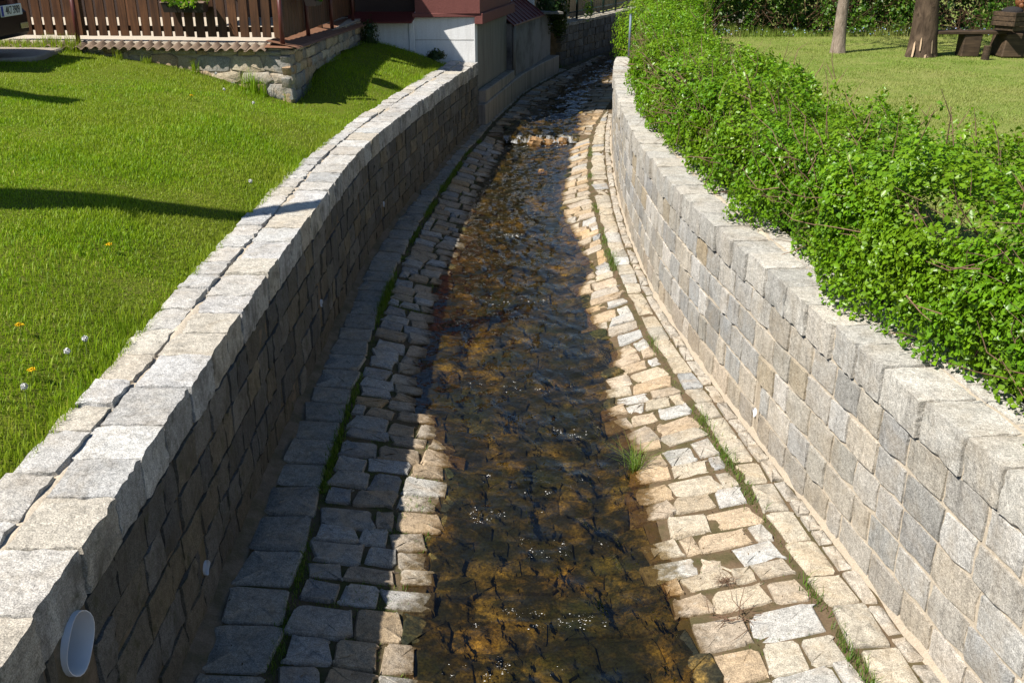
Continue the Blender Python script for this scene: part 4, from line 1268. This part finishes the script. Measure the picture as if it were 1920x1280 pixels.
mb = MB(); Ys = np.arange(2.4, 22, .5)
V = []
for y in Ys: V += [(float(RO(min(y, 20.9))) + .02, y, 1.30), (float(hx(y)) + float(hw(y)), y, 1.318)]
mb.add(V, [(2 * i, 2 * i + 1, 2 * i + 3, 2 * i + 2) for i in range(len(Ys) - 1)]); mb.build("root_soil", M['hedge_soil'], hedge)

# tall back hedge across the lawn
back = thing("hedge", "tall shaggy back hedge with dark gaps and brown stems behind the lawn", "hedge")
def back_line(s):
    xs = np.array([2.8, 3.2, 4.6, 7, 10, 14, 19]); ys = np.array([23.6, 24.2, 24.7, 24.9, 24.9, 24.8, 24.4])
    return xs[0] + s, np.interp(xs[0] + s, xs, ys)
n = 74000; rr = np.random.default_rng(51)
s = rr.uniform(0, 17, n); h = rr.uniform(0, 1, n) ** .85 * 2.6
x, y = back_line(s)
g = fbm(s * 1.4, h * .9, seed=52, oct=3)
keepp = rr.uniform(0, 1, n) < np.clip(.62 + g * .75 + (h - .8) * .22, .05, 1)
dep = rr.uniform(0, 1, n) ** 1.3 * .55
yy = y - .25 * g + dep - .25 * np.clip(h - .4, 0, 1)
P = np.stack([x + rr.normal(0, .03, n), yy, 1.34 + h], 1)[keepp]
N = np.tile(np.array([[-.1, -.9, .5]]), (len(P), 1))
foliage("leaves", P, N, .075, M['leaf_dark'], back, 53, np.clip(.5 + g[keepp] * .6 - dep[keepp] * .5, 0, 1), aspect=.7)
n2 = 2400; s = rr.uniform(0, 17, n2); x, y = back_line(s)
twigs("stems", n2, np.stack([x, y + rr.uniform(-.2, .5, n2), 1.32 + rr.uniform(0, 1.2, n2) ** 1.5], 1), np.tile(np.array([[.0, -.15, .6]]), (n2, 1)) + rr.normal(0, .3, (n2, 3)), .5, .008, back, 54, M['stemwood'])
mb = MB(); V = []
for s_ in np.arange(0, 17.5, .5):
    x, y = back_line(s_); V += [(float(x), float(y) - .15, 1.315), (float(x), float(y) + 1.6, 1.335)]
mb.add(V, [(2 * i, 2 * i + 2, 2 * i + 3, 2 * i + 1) for i in range(len(V) // 2 - 1)]); mb.build("root_soil", M['hedge_soil'], back)
# a second leafy layer deeper in
n = 26000; s = rr.uniform(0, 17, n); x, y = back_line(s)
P = np.stack([x, y + rr.uniform(.7, 1.5, n), 1.3 + rr.uniform(0, 2.9, n)], 1)
foliage("inner_leaves", P, np.tile(np.array([[0, -.6, .6]]), (n, 1)), .13, M['ivy'], back, 55)
pk = thing("blossom_bush", "pinkish blossoming bush at the top of the back hedge", "bush", (4.05, 24.1, 1.9))
P, N = blob_points(420, (0, 0, .35), (.35, .3, .35), 12, .8)
foliage("leaves", P, N, .07, M['pink_leaf'], pk, 12)
# spill of hedge round the end of the channel wall
sp = thing("bush", "yellow-green bush spilling round the far end of the sunlit wall", "bush", (3.05, 22.0, 1.0))
P, N = blob_points(15000, (0, .3, .45), (.75, 1.6, 1.0), 13, .5)
foliage("leaves", P, N + np.array([0, 0, .4]), .055, M['leaf'], sp, 13)
P, N = blob_points(5000, (-.35, -.6, -.10), (.45, .7, .55), 14, .5)
foliage("leaves", P, N + np.array([0, 0, .3]), .05, M['leaf'], sp, 14)

# ---------------------------------------------------------------- grass
def blades(n, fx, hmin, hmax, wd, seed, lean=.45, segs=2):
    rr = np.random.default_rng(seed)
    X, Yv, Z = fx(rr, n); n = len(X)
    P = np.stack([X, Yv, Z], 1)
    a = rr.uniform(0, 2 * math.pi, n); h = rr.uniform(hmin, hmax, n) * (1 + .5 * np.clip(fbm(X * 1.6, Yv * 1.6, seed=61), -1, 1))
    d = np.stack([np.cos(a), np.sin(a), np.zeros(n)], 1); s = np.stack([-np.sin(a), np.cos(a), np.zeros(n)], 1)
    b = rr.uniform(.1, 1, n) * lean
    w = (wd * rr.uniform(.6, 1.3, n))[:, None]; H = h[:, None]; B = b[:, None]
    up = np.array([0, 0, 1.0])
    p0, p1 = P - s * w / 2, P + s * w / 2
    rnd = rr.uniform(0, 1, n) * .75 + .25 * np.clip(.5 + .5 * fbm(X * 2.5, Yv * 2.5, seed=62), 0, 1)
    if segs == 1:
        t = P + up * H * .85 + d * H * B * 1.1
        V = np.stack([p0, p1, t], 1).reshape(-1, 3); i = np.arange(n)[:, None] * 3
        return V, np.concatenate([i, i + 1, i + 2], 1), np.repeat(rnd, 3)
    m = P + up * H * .55 + d * H * B * .35
    m0, m1 = m - s * w * .42, m + s * w * .42
    t = P + up * H * .88 + d * H * B * 1.15
    V = np.stack([p0, p1, m0, m1, t], 1).reshape(-1, 3); i = np.arange(n)[:, None] * 5
    F = np.concatenate([np.concatenate([i, i + 1, i + 3], 1), np.concatenate([i, i + 3, i + 2], 1), np.concatenate([i + 2, i + 3, i + 4], 1)])
    return V, F, np.repeat(rnd, 5)
def grass_obj(name, parts, mat, label):
    V = []; F = []; R = []; b = 0
    for v, f, r in parts: V.append(v); F.append(f + b); R.append(r); b += len(v)
    o = link(bpy.data.objects.new(name, mesh_np(name, np.concatenate(V), np.concatenate(F), mat, False, {"rnd": np.concatenate(R)})))
    return props(o, label, None, None, "stuff")

def in_terrace(X, Y):
    fr = (X - GX0) * FNRM.x + (Y - GY0) * FNRM.y < .02
    sd = (X - GX0) * SNRM.x + (Y - GY0) * SNRM.y < .02
    return fr & sd
def in_drive(X, Y): return (X < -6.2 + .04 * fbm(X * 6, Y * 6, seed=3)) & (Y > 13.25 + .82 * (X + 6.15))
def lawn_pts(Y0, Y1, spread):
    def f(rr, n):
        Y = Y0 + (Y1 - Y0) * rr.uniform(0, 1, n)
        left = np.maximum(-.53 * Y - 2.4, -10.5); right = LO(Y) + .015
        X = left + (right - left) * rr.uniform(0, 1, n)
        k = ~(in_terrace(X, Y) | in_drive(X, Y)) & (Y < 19.4)
        X, Y = X[k], Y[k]
        return X, Y, lawn_z(X, Y) - .004
    return f
def edge_pts(rr, n):
    Y = 2.5 + 16.8 * rr.uniform(0, 1, n) ** 1.1
    X = LO(Y) + .04 - np.abs(rr.normal(0, .07, n))
    return X, Y, lawn_z(X, Y)
def wallfoot_pts(rr, n):
    q = rr.uniform(0, 1, n) * FLEN; off = np.abs(rr.normal(0, .07, n))
    X = GX0 + FDIR.x * q + FNRM.x * (off + .04); Y = GY0 + FDIR.y * q + FNRM.y * (off + .04)
    k = fbm(q * 2.2, q * 0, seed=66) > -.25
    return X[k], Y[k], lawn_z(X[k], Y[k])
grass_obj("grass", [blades(62000, lawn_pts(2.6, 6.5, 0), .018, .052, .0042, 71, .7),
                    blades(140000, lawn_pts(6.5, 11, 0), .018, .048, .0052, 72, .7),
                    blades(200000, lawn_pts(11, 19.5, 0), .02, .055, .008, 73, .7, segs=1),
                    blades(9000, edge_pts, .05, .11, .0045, 74),
                    blades(2600, wallfoot_pts, .08, .28, .006, 75, .3)], M['grass'], "short green grass growing on the sloping lawn")
def rl(rr, n):
    Y = 8 + 17.2 * rr.uniform(0, 1, n); X = 2.9 + (Y * .56 + .5 - 2.9) * rr.uniform(0, 1, n)
    k = X > RO(np.clip(Y, 0, 20)) + .9
    return X[k], Y[k], rlawn_z(X[k], Y[k]) - .003
def rl_edge(rr, n):
    s = rr.uniform(0, 17, n); x, y = back_line(s); y = y - np.abs(rr.normal(.1, .15, n))
    return x, y, rlawn_z(x, y)
grass_obj("grass", [blades(190000, rl, .022, .042, .0085, 76, .9, 1), blades(9000, rl_edge, .10, .30, .012, 77, .35, 1)], M['mown'], "mown pale green grass on the lawn behind the hedge")

# weeds in the paving joints
def joint(f, off, sd, seed, Y0, Y1, dens):
    def g(rr, n):
        Y = Y0 + (Y1 - Y0) * rr.uniform(0, 1, n)
        k = rr.uniform(0, 1, n) < np.clip(dens + 1.2 * fbm(Y * 1.7, Y * 0 + seed, seed=seed, oct=2), .02, 1); Y = Y[k]
        X = f(Y) + off + rr.normal(0, sd, len(Y))
        return X, Y, zprof(X, Y) - .03
    return g
def cross_joints(rr, n):
    Y = 3 + 14 * rr.uniform(0, 1, n); X = LG(Y) + (LW(Y) - LG(Y)) * rr.uniform(0, .9, n)
    k = fbm(X * 4, Y * 4, seed=88) > .10
    return X[k], Y[k], zprof(X[k], Y[k]) - .035
def cross_joints_r(rr, n):
    Y = 3 + 14 * rr.uniform(0, 1, n); X = RW(Y) + (RG(Y) - RW(Y)) * rr.uniform(.2, 1, n)
    k = fbm(X * 5, Y * 5, seed=89) > .28
    return X[k], Y[k], zprof(X[k], Y[k]) - .03
def kerb_weeds(rr, n):
    Y = 19.5 + 11 * rr.uniform(0, 1, n); k = fbm(Y * 1.5, Y * 0, seed=90) > .0; Y = Y[k]
    X = LG(Y) - .38 + np.abs(rr.normal(0, .08, len(Y))); return X, Y, zf(Y) + 0 * X - .02
grass_obj("weeds", [blades(9000, joint(LG, .02, .022, 81, 6.0, 18, .55), .03, .10, .006, 82, .5),
                    blades(2600, joint(LG, .02, .02, 83, 3.0, 7, .25), .02, .055, .004, 84, .6),
                    blades(6500, joint(RG, -.005, .028, 85, 3.4, 17.5, .10), .03, .11, .005, 86, .7), blades(1500, joint(RG, .0, .03, 99, 3.4, 17.5, .4), .02, .05, .004, 94, .7),
                    blades(26000, cross_joints, .014, .04, .005, 87, .8), blades(11000, cross_joints_r, .012, .045, .004, 88, .7),
                    blades(3000, kerb_weeds, .06, .16, .012, 91, .5, 1)], M['weed'], "green weeds and moss growing in the paving joints")
# grit, needles and leaf litter washed into the joints
def litter():
    rr = np.random.default_rng(101); n = 5200
    Y = 3 + 13 * rr.uniform(0, 1, n) ** 1.4; right = rr.uniform(0, 1, n) < .68
    X = np.where(right, RW(Y) + (RI(np.minimum(Y, 20)) - .05 - RW(Y)) * rr.uniform(.15, 1, n), LI(Y) + .05 + (LW(Y) - LI(Y) - .1) * rr.uniform(0, 1, n))
    k = fbm(X * 3.5, Y * 3.5, seed=102) > -.05
    X, Y = X[k], Y[k]; n = len(X)
    Z = zprof(X, Y) + np.where(rr.uniform(0, 1, n) < .30, .006, -.008)
    V, F, rnd = leaf_cloud(np.stack([X, Y, Z], 1), np.tile([[0, 0, 1.6]], (n, 1)), .016, 103, .38)
    return link(bpy.data.objects.new("leaf_litter", mesh_np("leaf_litter", V, F, M['litter'], False, {"rnd": rnd})))
props(litter(), "brown grit and leaf litter in the joints of the paved banks", None, None, "stuff")
def bank_flowers(rr, n):
    s = rr.uniform(1.5, 12, n); x, y = back_line(s); return x, y - rr.uniform(.25, .5, n), rlawn_z(x, y) + rr.uniform(.06, .22, n)
rr = np.random.default_rng(92); X, Yv, Z = bank_flowers(rr, 260)
props(foliage("blue_flowers", np.stack([X, Yv, Z], 1), np.tile([[0, -.5, 1.0]], (260, 1)), .035, M['blueflower'], None, 93), "tiny pale blue flowers along the foot of the back hedge", None, None, "stuff")

# dandelions
def dandelion(x, y, kind, label):
    z = float(lawn_z(x, y)); h = .10 if kind == 'seed' else .065
    t = thing("dandelion", label, "flower", (x, y, z), "dandelions in the lawn")
    MB().tube([(0, 0, 0), (.006, 0, h * .6), (.004, .004, h)], .0022, 5).build("stem", M['stem'], t)
    rr = np.random.default_rng(int(abs(x * 1000 + y * 77)))
    if kind == 'seed':
        d = rr.normal(0, 1, (150, 3)); d /= np.linalg.norm(d, axis=1, keepdims=True)
        V, F, _ = leaf_cloud(d * .015 + np.array([.004, .004, h + .01]), d, .011, 5)
        link(bpy.data.objects.new("seed_head", mesh_np("seed_head", V, F, M['puff'])), t)
    else:
        a = rr.uniform(0, 2 * math.pi, 90); r = rr.uniform(.002, .02, 90)
        P = np.stack([r * np.cos(a) + .004, r * np.sin(a), h + .012 - r * .35], 1)
        V, F, _ = leaf_cloud(P, np.stack([np.cos(a) * .5, np.sin(a) * .5, np.ones(90)], 1), .018, 6, .35)
        link(bpy.data.objects.new("flower_head", mesh_np("flower_head", V, F, M['yellow'])), t)
for x, y, k, lab in [(-2.76, 5.19, 'f', "yellow dandelion standing apart, left of the white seed heads"),
                     (-2.52, 4.77, 'f', "yellow dandelion close below the pair of white seed heads"),
                     (-2.43, 5.0, 'seed', "white dandelion seed head, left one of the close pair"),
                     (-2.41, 5.19, 'seed', "white dandelion seed head nearest the cap stones, right one of the close pair"),
                     (-2.45, 4.53, 'seed', "white dandelion seed head nearest to the bottom of the lawn"),
                     (-2.41, 9.03, 'seed', "white dandelion seed head by the cap just past the long shadow"),
                     (-2.82, 6.69, 'f', "yellow dandelion in mid lawn below the long shadow"),
                     (-3.78, 11.95, 'f', "tiny yellow dandelion in the far lawn in front of the rubble wall"),
                     (-4.06, 14.0, 'seed', "white dandelion seed head against the rubble wall's face"),
                     (-3.09, 12.07, 'seed', "white dandelion seed head on the far lawn nearest the terrace corner"),
                     (-3.6, 12.7, 'seed', "white dandelion seed head on the far lawn, left of the terrace corner")]:
    dandelion(x, y, k, lab)
# grass tuft at the water's edge, twigs on the bank
t = thing("grass_tuft", "pale grass tuft drooping over the right water edge", "plant", (.92, 6.55, float(zprof(.92, 6.55))))
def tf(rr, n): return rr.normal(0, .025, n), rr.normal(0, .025, n), np.zeros(n) - .01
v, f, r = blades(70, tf, .12, .24, .005, 95, 1.3)
link(bpy.data.objects.new("blades", mesh_np("blades", v, f, M['weed'], False, {"rnd": r * .5 + .5})), t)
t = thing("twig_bundle", "dry brown twig tangle lying on the sunlit bank stones", "twigs", (1.27, 4.68, float(zprof(1.27, 4.68)) + .02))
rr = np.random.default_rng(96); n = 26
twigs("twig", n, np.stack([rr.normal(0, .07, n), rr.normal(0, .035, n), rr.uniform(0, .03, n)], 1), np.stack([rr.normal(.6, 1, n), rr.normal(0, .5, n), rr.normal(0, .12, n)], 1), .19, .0028, t, 97)
t = thing("twig_bundle", "small brown needle litter between two bank cobbles", "twigs", (1.30, 5.05, float(zprof(1.30, 5.05)) + .015))
n = 60
twigs("twig", n, np.stack([rr.normal(0, .03, n), rr.normal(0, .02, n), rr.uniform(0, .015, n)], 1), np.stack([rr.normal(0, 1, n), rr.normal(0, .6, n), rr.normal(0, .2, n)], 1), .05, .0018, t, 98)

# ---------------------------------------------------------------- metal post on the wall end
p = thing("metal_post", "thin blue-grey metal post standing on the far wall end", "post", (2.29, 20.15, CAP_Z))
MB().tube([(0, 0, -.02), (0, 0, .80)], .024, 10).build("tube", M['zinc'], p, True)
MB().tube([(0, 0, .80), (0, 0, .815)], .027, 10).build("end_cap", M['zinc'], p, True)

# ---------------------------------------------------------------- trees on the right lawn
def tree(x, y, r0, hgt, mat, lean, label, flare, seed, crown_n, patches=()):
    z0 = float(rlawn_z(x, y)) - .03
    t = thing("tree", label, "tree", (x, y, z0), "trees on the mown lawn")
    rr = np.random.default_rng(seed); n = 20; rows = 34; V = []
    top = hgt
    for j in range(rows):
        h = top * (j / (rows - 1)) ** 1.4
        r = r0 * (1 - .55 * h / top) * (1 + flare * math.exp(-h / .28))
        cx, cy = lean[0] * h + .03 * math.sin(h * 1.3 + seed), lean[1] * h
        for k in range(n):
            a = 2 * math.pi * k / n
            lob = 1 + flare * .35 * math.exp(-h / .3) * math.cos(a * 5 + seed) + .05 * float(fbm(math.cos(a) * 1.5 + seed, math.sin(a) * 1.5, h * 1.6, seed=seed))
            V.append((cx + r * lob * math.cos(a), cy + r * lob * math.sin(a), h))
    F = [(j * n + k, j * n + (k + 1) % n, (j + 1) * n + (k + 1) % n, (j + 1) * n + k) for j in range(rows - 1) for k in range(n)]
    mb = MB(); mb.add(V, F); mb.build("trunk", mat, t, True)
    P = []; N = []
    for k in range(9):
        a = 2 * math.pi * k / 9 + rr.uniform(-.3, .3); h = top * rr.uniform(.62, .98); L = rr.uniform(1.2, 2.3)
        c0 = Vector((lean[0] * h, lean[1] * h, h)); d = Vector((math.cos(a), math.sin(a), rr.uniform(.35, .9))).normalized()
        pts = [c0, c0 + d * L * .5 + Vector((0, 0, .1)), c0 + d * L + Vector((0, 0, .35))]
        MB().tube(pts, [r0 * .32, r0 * .2, r0 * .06], 7).build("limb", mat, t, True)
        for q in range(crown_n):
            u = rr.uniform(.35, 1.15); pp = c0 + d * L * u + Vector(rr.normal(0, .38, 3)); P.append(pp[:]); N.append(rr.normal(0, 1, 3) + np.array([0, 0, .8]))
    foliage("crown", np.array(P), np.array(N), .12, M['leaf'], t, seed)
    for (a, h, w, hh) in patches:
        r = r0 * (1 + flare * math.exp(-h / .28)) * 1.03; cx = lean[0] * h
        d = Vector((math.cos(a), math.sin(a), 0)); s = Vector((-d.y, d.x, 0))
        mb = MB(); V = []
        for u, vv in ((-.7, -1), (.7, -1), (1, .1), (.25, 1), (-.6, .6)):
            rq = r0 * (1 + flare * math.exp(-(h + vv * hh / 2) / .28)) * 1.035
            V.append(Vector((cx, 0, h + vv * hh / 2)) + d * rq + s * u * w / 2)
        mb.add([v for v in V], [(0, 1, 2, 3, 4)]); mb.build("bare_patch", M['barkless'], t)
tree(6.72, 21.3, .125, 4.2, M['bark_grey'], (.035, 0), "slender grey-barked tree trunk standing on the mown lawn", .30, 3, 110)
tree(8.12, 20.55, .255, 4.6, M['bark_brown'], (.012, 0), "thick brown tree trunk beside the wooden bench", .28, 8, 150,
     [(-2.35, .20, .05, .30), (-1.95, .30, .035, .26), (-1.15, .25, .04, .26), (-1.55, .06, .10, .10), (-.75, .05, .10, .10)])

# ---------------------------------------------------------------- bench, stump, planter, carved figure
bz = 1.29
bench = thing("bench", "weathered wooden plank bench beside the thick tree trunk", "bench", (9.15, 20.6, bz))
MB().box((.10, 0, .465), (1.75, .36, .065), .03).build("seat", M['oldwood'], bench, False, .012)
for x in (-.03,):
    mb = MB(); mb.add([(x - .21, -.16, 0), (x + .15, -.16, 0), (x + .15, .16, 0), (x - .21, .16, 0), (x - .19, -.16, .43), (x + .17, -.16, .43), (x + .17, .16, .43), (x - .19, .16, .43)],
           [(3, 2, 1, 0), (4, 5, 6, 7), (0, 1, 5, 4), (1, 2, 6, 5), (2, 3, 7, 6), (3, 0, 4, 7)])
    mb.build("leg", M['oldwood'], bench, False, .02)
stump = thing("stump", "short wooden stump standing on the grass in front of the bench", "stump", (9.20, 20.0, bz))
V = []; rows = 5; n = 12
mb = MB().tube([(0, 0, -.03), (.0, 0, .05), (.008, 0, .16), (.012, 0, .265)], [.085, .075, .070, .072], 12)
mb.build("post", M['oldwood'], stump, False, .006)
base = thing("statue", "carved reddish wooden figure leaning on a plank box at the picture's edge", "statue", (9.90, 20.72, bz))
mb = MB(); mb.add([(-.22, -.36, 0), (.75, -.36, 0), (.75, .30, 0), (-.22, .30, 0), (-.16, -.34, .46), (.75, -.34, .46), (.75, .28, .46), (-.16, .28, .46)],
       [(3, 2, 1, 0), (4, 5, 6, 7), (0, 1, 5, 4), (1, 2, 6, 5), (2, 3, 7, 6), (3, 0, 4, 7)])
mb.build("plinth", M['oldwood'], base, False, .02)
# figure: one continuous body with lathe-like rings
def ring_body(rings, n=14):
    V = []; F = []
    for (cx, cy, cz, rx, ry) in rings:
        for k in range(n):
            a = 2 * math.pi * k / n; V.append((cx + rx * math.cos(a), cy + ry * math.sin(a), cz))
    for j in range(len(rings) - 1):
        for k in range(n):
            F.append((j * n + k, j * n + (k + 1) % n, (j + 1) * n + (k + 1) % n, (j + 1) * n + k))
    F.append(tuple(reversed(range(n)))); F.append(tuple((len(rings) - 1) * n + k for k in range(n)))
    mb = MB(); mb.add(V, F); return mb
ring_body([(.22, .05, .455, .20, .16), (.22, .05, .60, .19, .15), (.20, .04, .75, .17, .13), (.18, .02, .86, .14, .11), (.13, -.02, .92, .07, .07), (.115, -.05, .955, .075, .08), (.11, -.06, 1.0, .098, .10), (.11, -.06, 1.05, .105, .105), (.11, -.05, 1.10, .09, .095), (.11, -.05, 1.135, .05, .055)]).build("body", M['carving'], base, True)
MB().tube([(.30, -.02, .84), (.20, -.20, .70), (.0, -.20, .78)], [.055, .05, .04], 8).build("arm", M['carving'], base, True)
MB().tube([(.11, -.155, 1.065), (.11, -.185, 1.025)], [.012, .02], 6).build("nose", M['carving'], base, True)
for s_ in (-1, 1): MB().sphere((.11 + s_ * .035, -.150, 1.065), .011, 8, 5).build("eye", M['black'], base, True)
MB().sphere((.11, -.135, .965), (.06, .045, .065), 8, 6).build("beard", M['carving'], base, True)
MB().sphere((.11, -.04, 1.09), (.115, .11, .07), 10, 6).build("hair", M['oldwood'], base, True)
crate = thing("planter_box", "stepped dark plank box heaped with soil on the bench end", "planter", (9.76, 20.40, bz + .503))
w = [.40, .36, .46]
for k in range(4):
    ww = .40 if k < 1 else .50
    for sx, sy, rot in ((0, -1, 0), (0, 1, 0), (1, 0, 1), (-1, 0, 1)):
        d_ = (ww, .03, .082) if not rot else (.03, ww - .062, .082)
        c = Matrix.Rotation(.55, 3, 'Z') @ Vector((sx * (ww / 2 - .015), sy * (ww / 2 - .015), .055 + .09 * k))
        MB().box(c, d_, .55).build("plank", M['oldwood'], crate, False, .006)
MB().sphere((0, 0, .36), (.20, .20, .10), 12, 6).build("soil", M['darksoil'], crate, True)

# ---------------------------------------------------------------- parked car (only its end shows)
car = thing("parked_car", "black parked car standing on the driveway at the fence's left end", "car", (-8.42, 12.87, 2.10))
prof = [(-2.0, .30), (-2.02, .55), (-1.9, .78), (-1.15, .92), (-.55, 1.36), (.9, 1.40), (1.55, .98), (1.93, .86), (2.02, .70), (2.03, .40), (1.92, .24), (-1.9, .24)]
mb = MB(); n = len(prof)
secs = [(-.84, .90), (-.80, 1.0), (-.4, 1.0), (.4, 1.0), (.80, 1.0), (.84, .90)]
V = []
for yv, s_ in secs:
    for (x, z) in prof:
        tz = 1.0 if z < .95 else (.80 if abs(yv) > .7 else .97)
        V.append((x * (.985 if abs(yv) > .7 else 1.0) - (.06 if abs(yv) > .83 else 0) * (1 if x > 0 else -1), yv * (1 if z < .95 else .82), .24 + (z - .24) * (s_ if abs(yv) > .83 else 1)))
F = [(j * n + k, (j + 1) * n + k, (j + 1) * n + (k + 1) % n, j * n + (k + 1) % n) for j in range(len(secs) - 1) for k in range(n)]
F += [tuple(range(n)), tuple(reversed([(len(secs) - 1) * n + k for k in range(n)]))]
mb.add(V, F); mb.build("body", M['carpaint'], car, False, .02)
mb = MB(); mb.box((2.0, 0, .40), (.16, 1.66, .34)); mb.build("bumper", M['carplastic'], car, False, .05)
MB().box((2.045, 0, .745), (.05, 1.10, .045)).build("sky_reflection_strip", M['silver'], car, False, .012)  # bright strip standing for sky reflected along the bumper ledge
MB().box((1.73, 0, 1.12), (.02, 1.25, .34), M=Matrix.Rotation(-.98, 3, 'Y')).build("window", M['glass'], car)
for s_ in (-1, 1):
    MB().box((1.98, s_ * .66, .80), (.14, .28, .20)).build("tail_lamp", M['red_lens'], car, False, .03)
    MB().box((2.085, s_ * .66, .36), (.02, .20, .07)).build("reflector", M['lens'], car, False, .008)
    for xw in (-1.25, 1.30):
        w_ = link(bpy.data.objects.new("wheel", MB().tube([(xw, s_ * .70, .30), (xw, s_ * .85, .30)], .30, 20).mesh("tyre", M['rubber'], False, .02)), car)
        MB().tube([(xw, s_ * .845, .30), (xw, s_ * .862, .30)], .19, 16).build("rim", M['silver'], w_)
plate = MB().box((2.092, .35, .565), (.02, .56, .135)).build("number_plate", M['plate'], car, False, .004)
MB().box((2.104, .098, .565), (.004, .05, .122)).build("blue_band", M['plate_blue'], plate)
fc = bpy.data.curves.new("plate_lettering", 'FONT'); fc.body = "4K7 3909"; fc.size = .135; fc.align_x = 'CENTER'; fc.align_y = 'CENTER'; fc.extrude = .0008
fc.space_character = .92
fo_ = bpy.data.objects.new("lettering", fc); link(fo_, plate)
fo_.matrix_basis = Matrix.Translation((2.1045, .378, .565)) @ Matrix(((0, 0, 1, 0), (1, 0, 0, 0), (0, 1, 0, 0), (0, 0, 0, 1))) @ Matrix.Scale(.78, 4, (1, 0, 0))
fc.materials.append(M['black'])
bpy.context.view_layer.update()
lm = bpy.data.meshes.new_from_object(fo_.evaluated_get(bpy.context.evaluated_depsgraph_get()))
lo_ = bpy.data.objects.new("lettering", lm); mw = fo_.matrix_basis.copy()
bpy.data.objects.remove(fo_); lo_.name = "lettering"; link(lo_, plate); lo_.matrix_basis = mw

# ---------------------------------------------------------------- what throws the shadows on the lawn, beside the picture
bt = thing("tree", "tall bare-limbed tree at the lawn's edge, throwing the long shadow", "tree", (-6.8, 5.16, 1.9))
MB().tube([(0, 0, -.3), (0, 0, 2.0), (0, 0, 4.3), (.02, 0, 5.6)], [.34, .29, .24, .13], 14).build("trunk", M['bark_brown'], bt, True)
for pts, rad in (([(.02, 0, 5.4), (.12, .1, 6.6), (.16, .2, 7.9)], [.11, .09, .03]), ([(.02, 0, 5.5), (-.14, .06, 6.8), (-.22, .1, 8.3)], [.10, .10, .04]), ([(0, 0, 5.0), (-.5, -.7, 6.0)], [.06, .02])):
    MB().tube(pts, rad, 8).build("limb", M['bark_brown'], bt, True)
st = thing("unseen_street_lamp", "slim unseen street lamp added to throw the small lawn shadow", "street lamp", (-9.9, 8.3, 1.9))  # added out of view, shaped to cast the small shadow near the car
MB().tube([(0, 0, -.2), (0, 0, 5.5), (.12, 0, 5.75)], [.06, .045, .04], 10).build("unseen_lamp_pole", M['zinc'], st, True)
MB().box((.65, -.05, 5.80), (1.05, .34, .12), -.25).build("unseen_lamp_head", M['zinc'], st, False, .03)
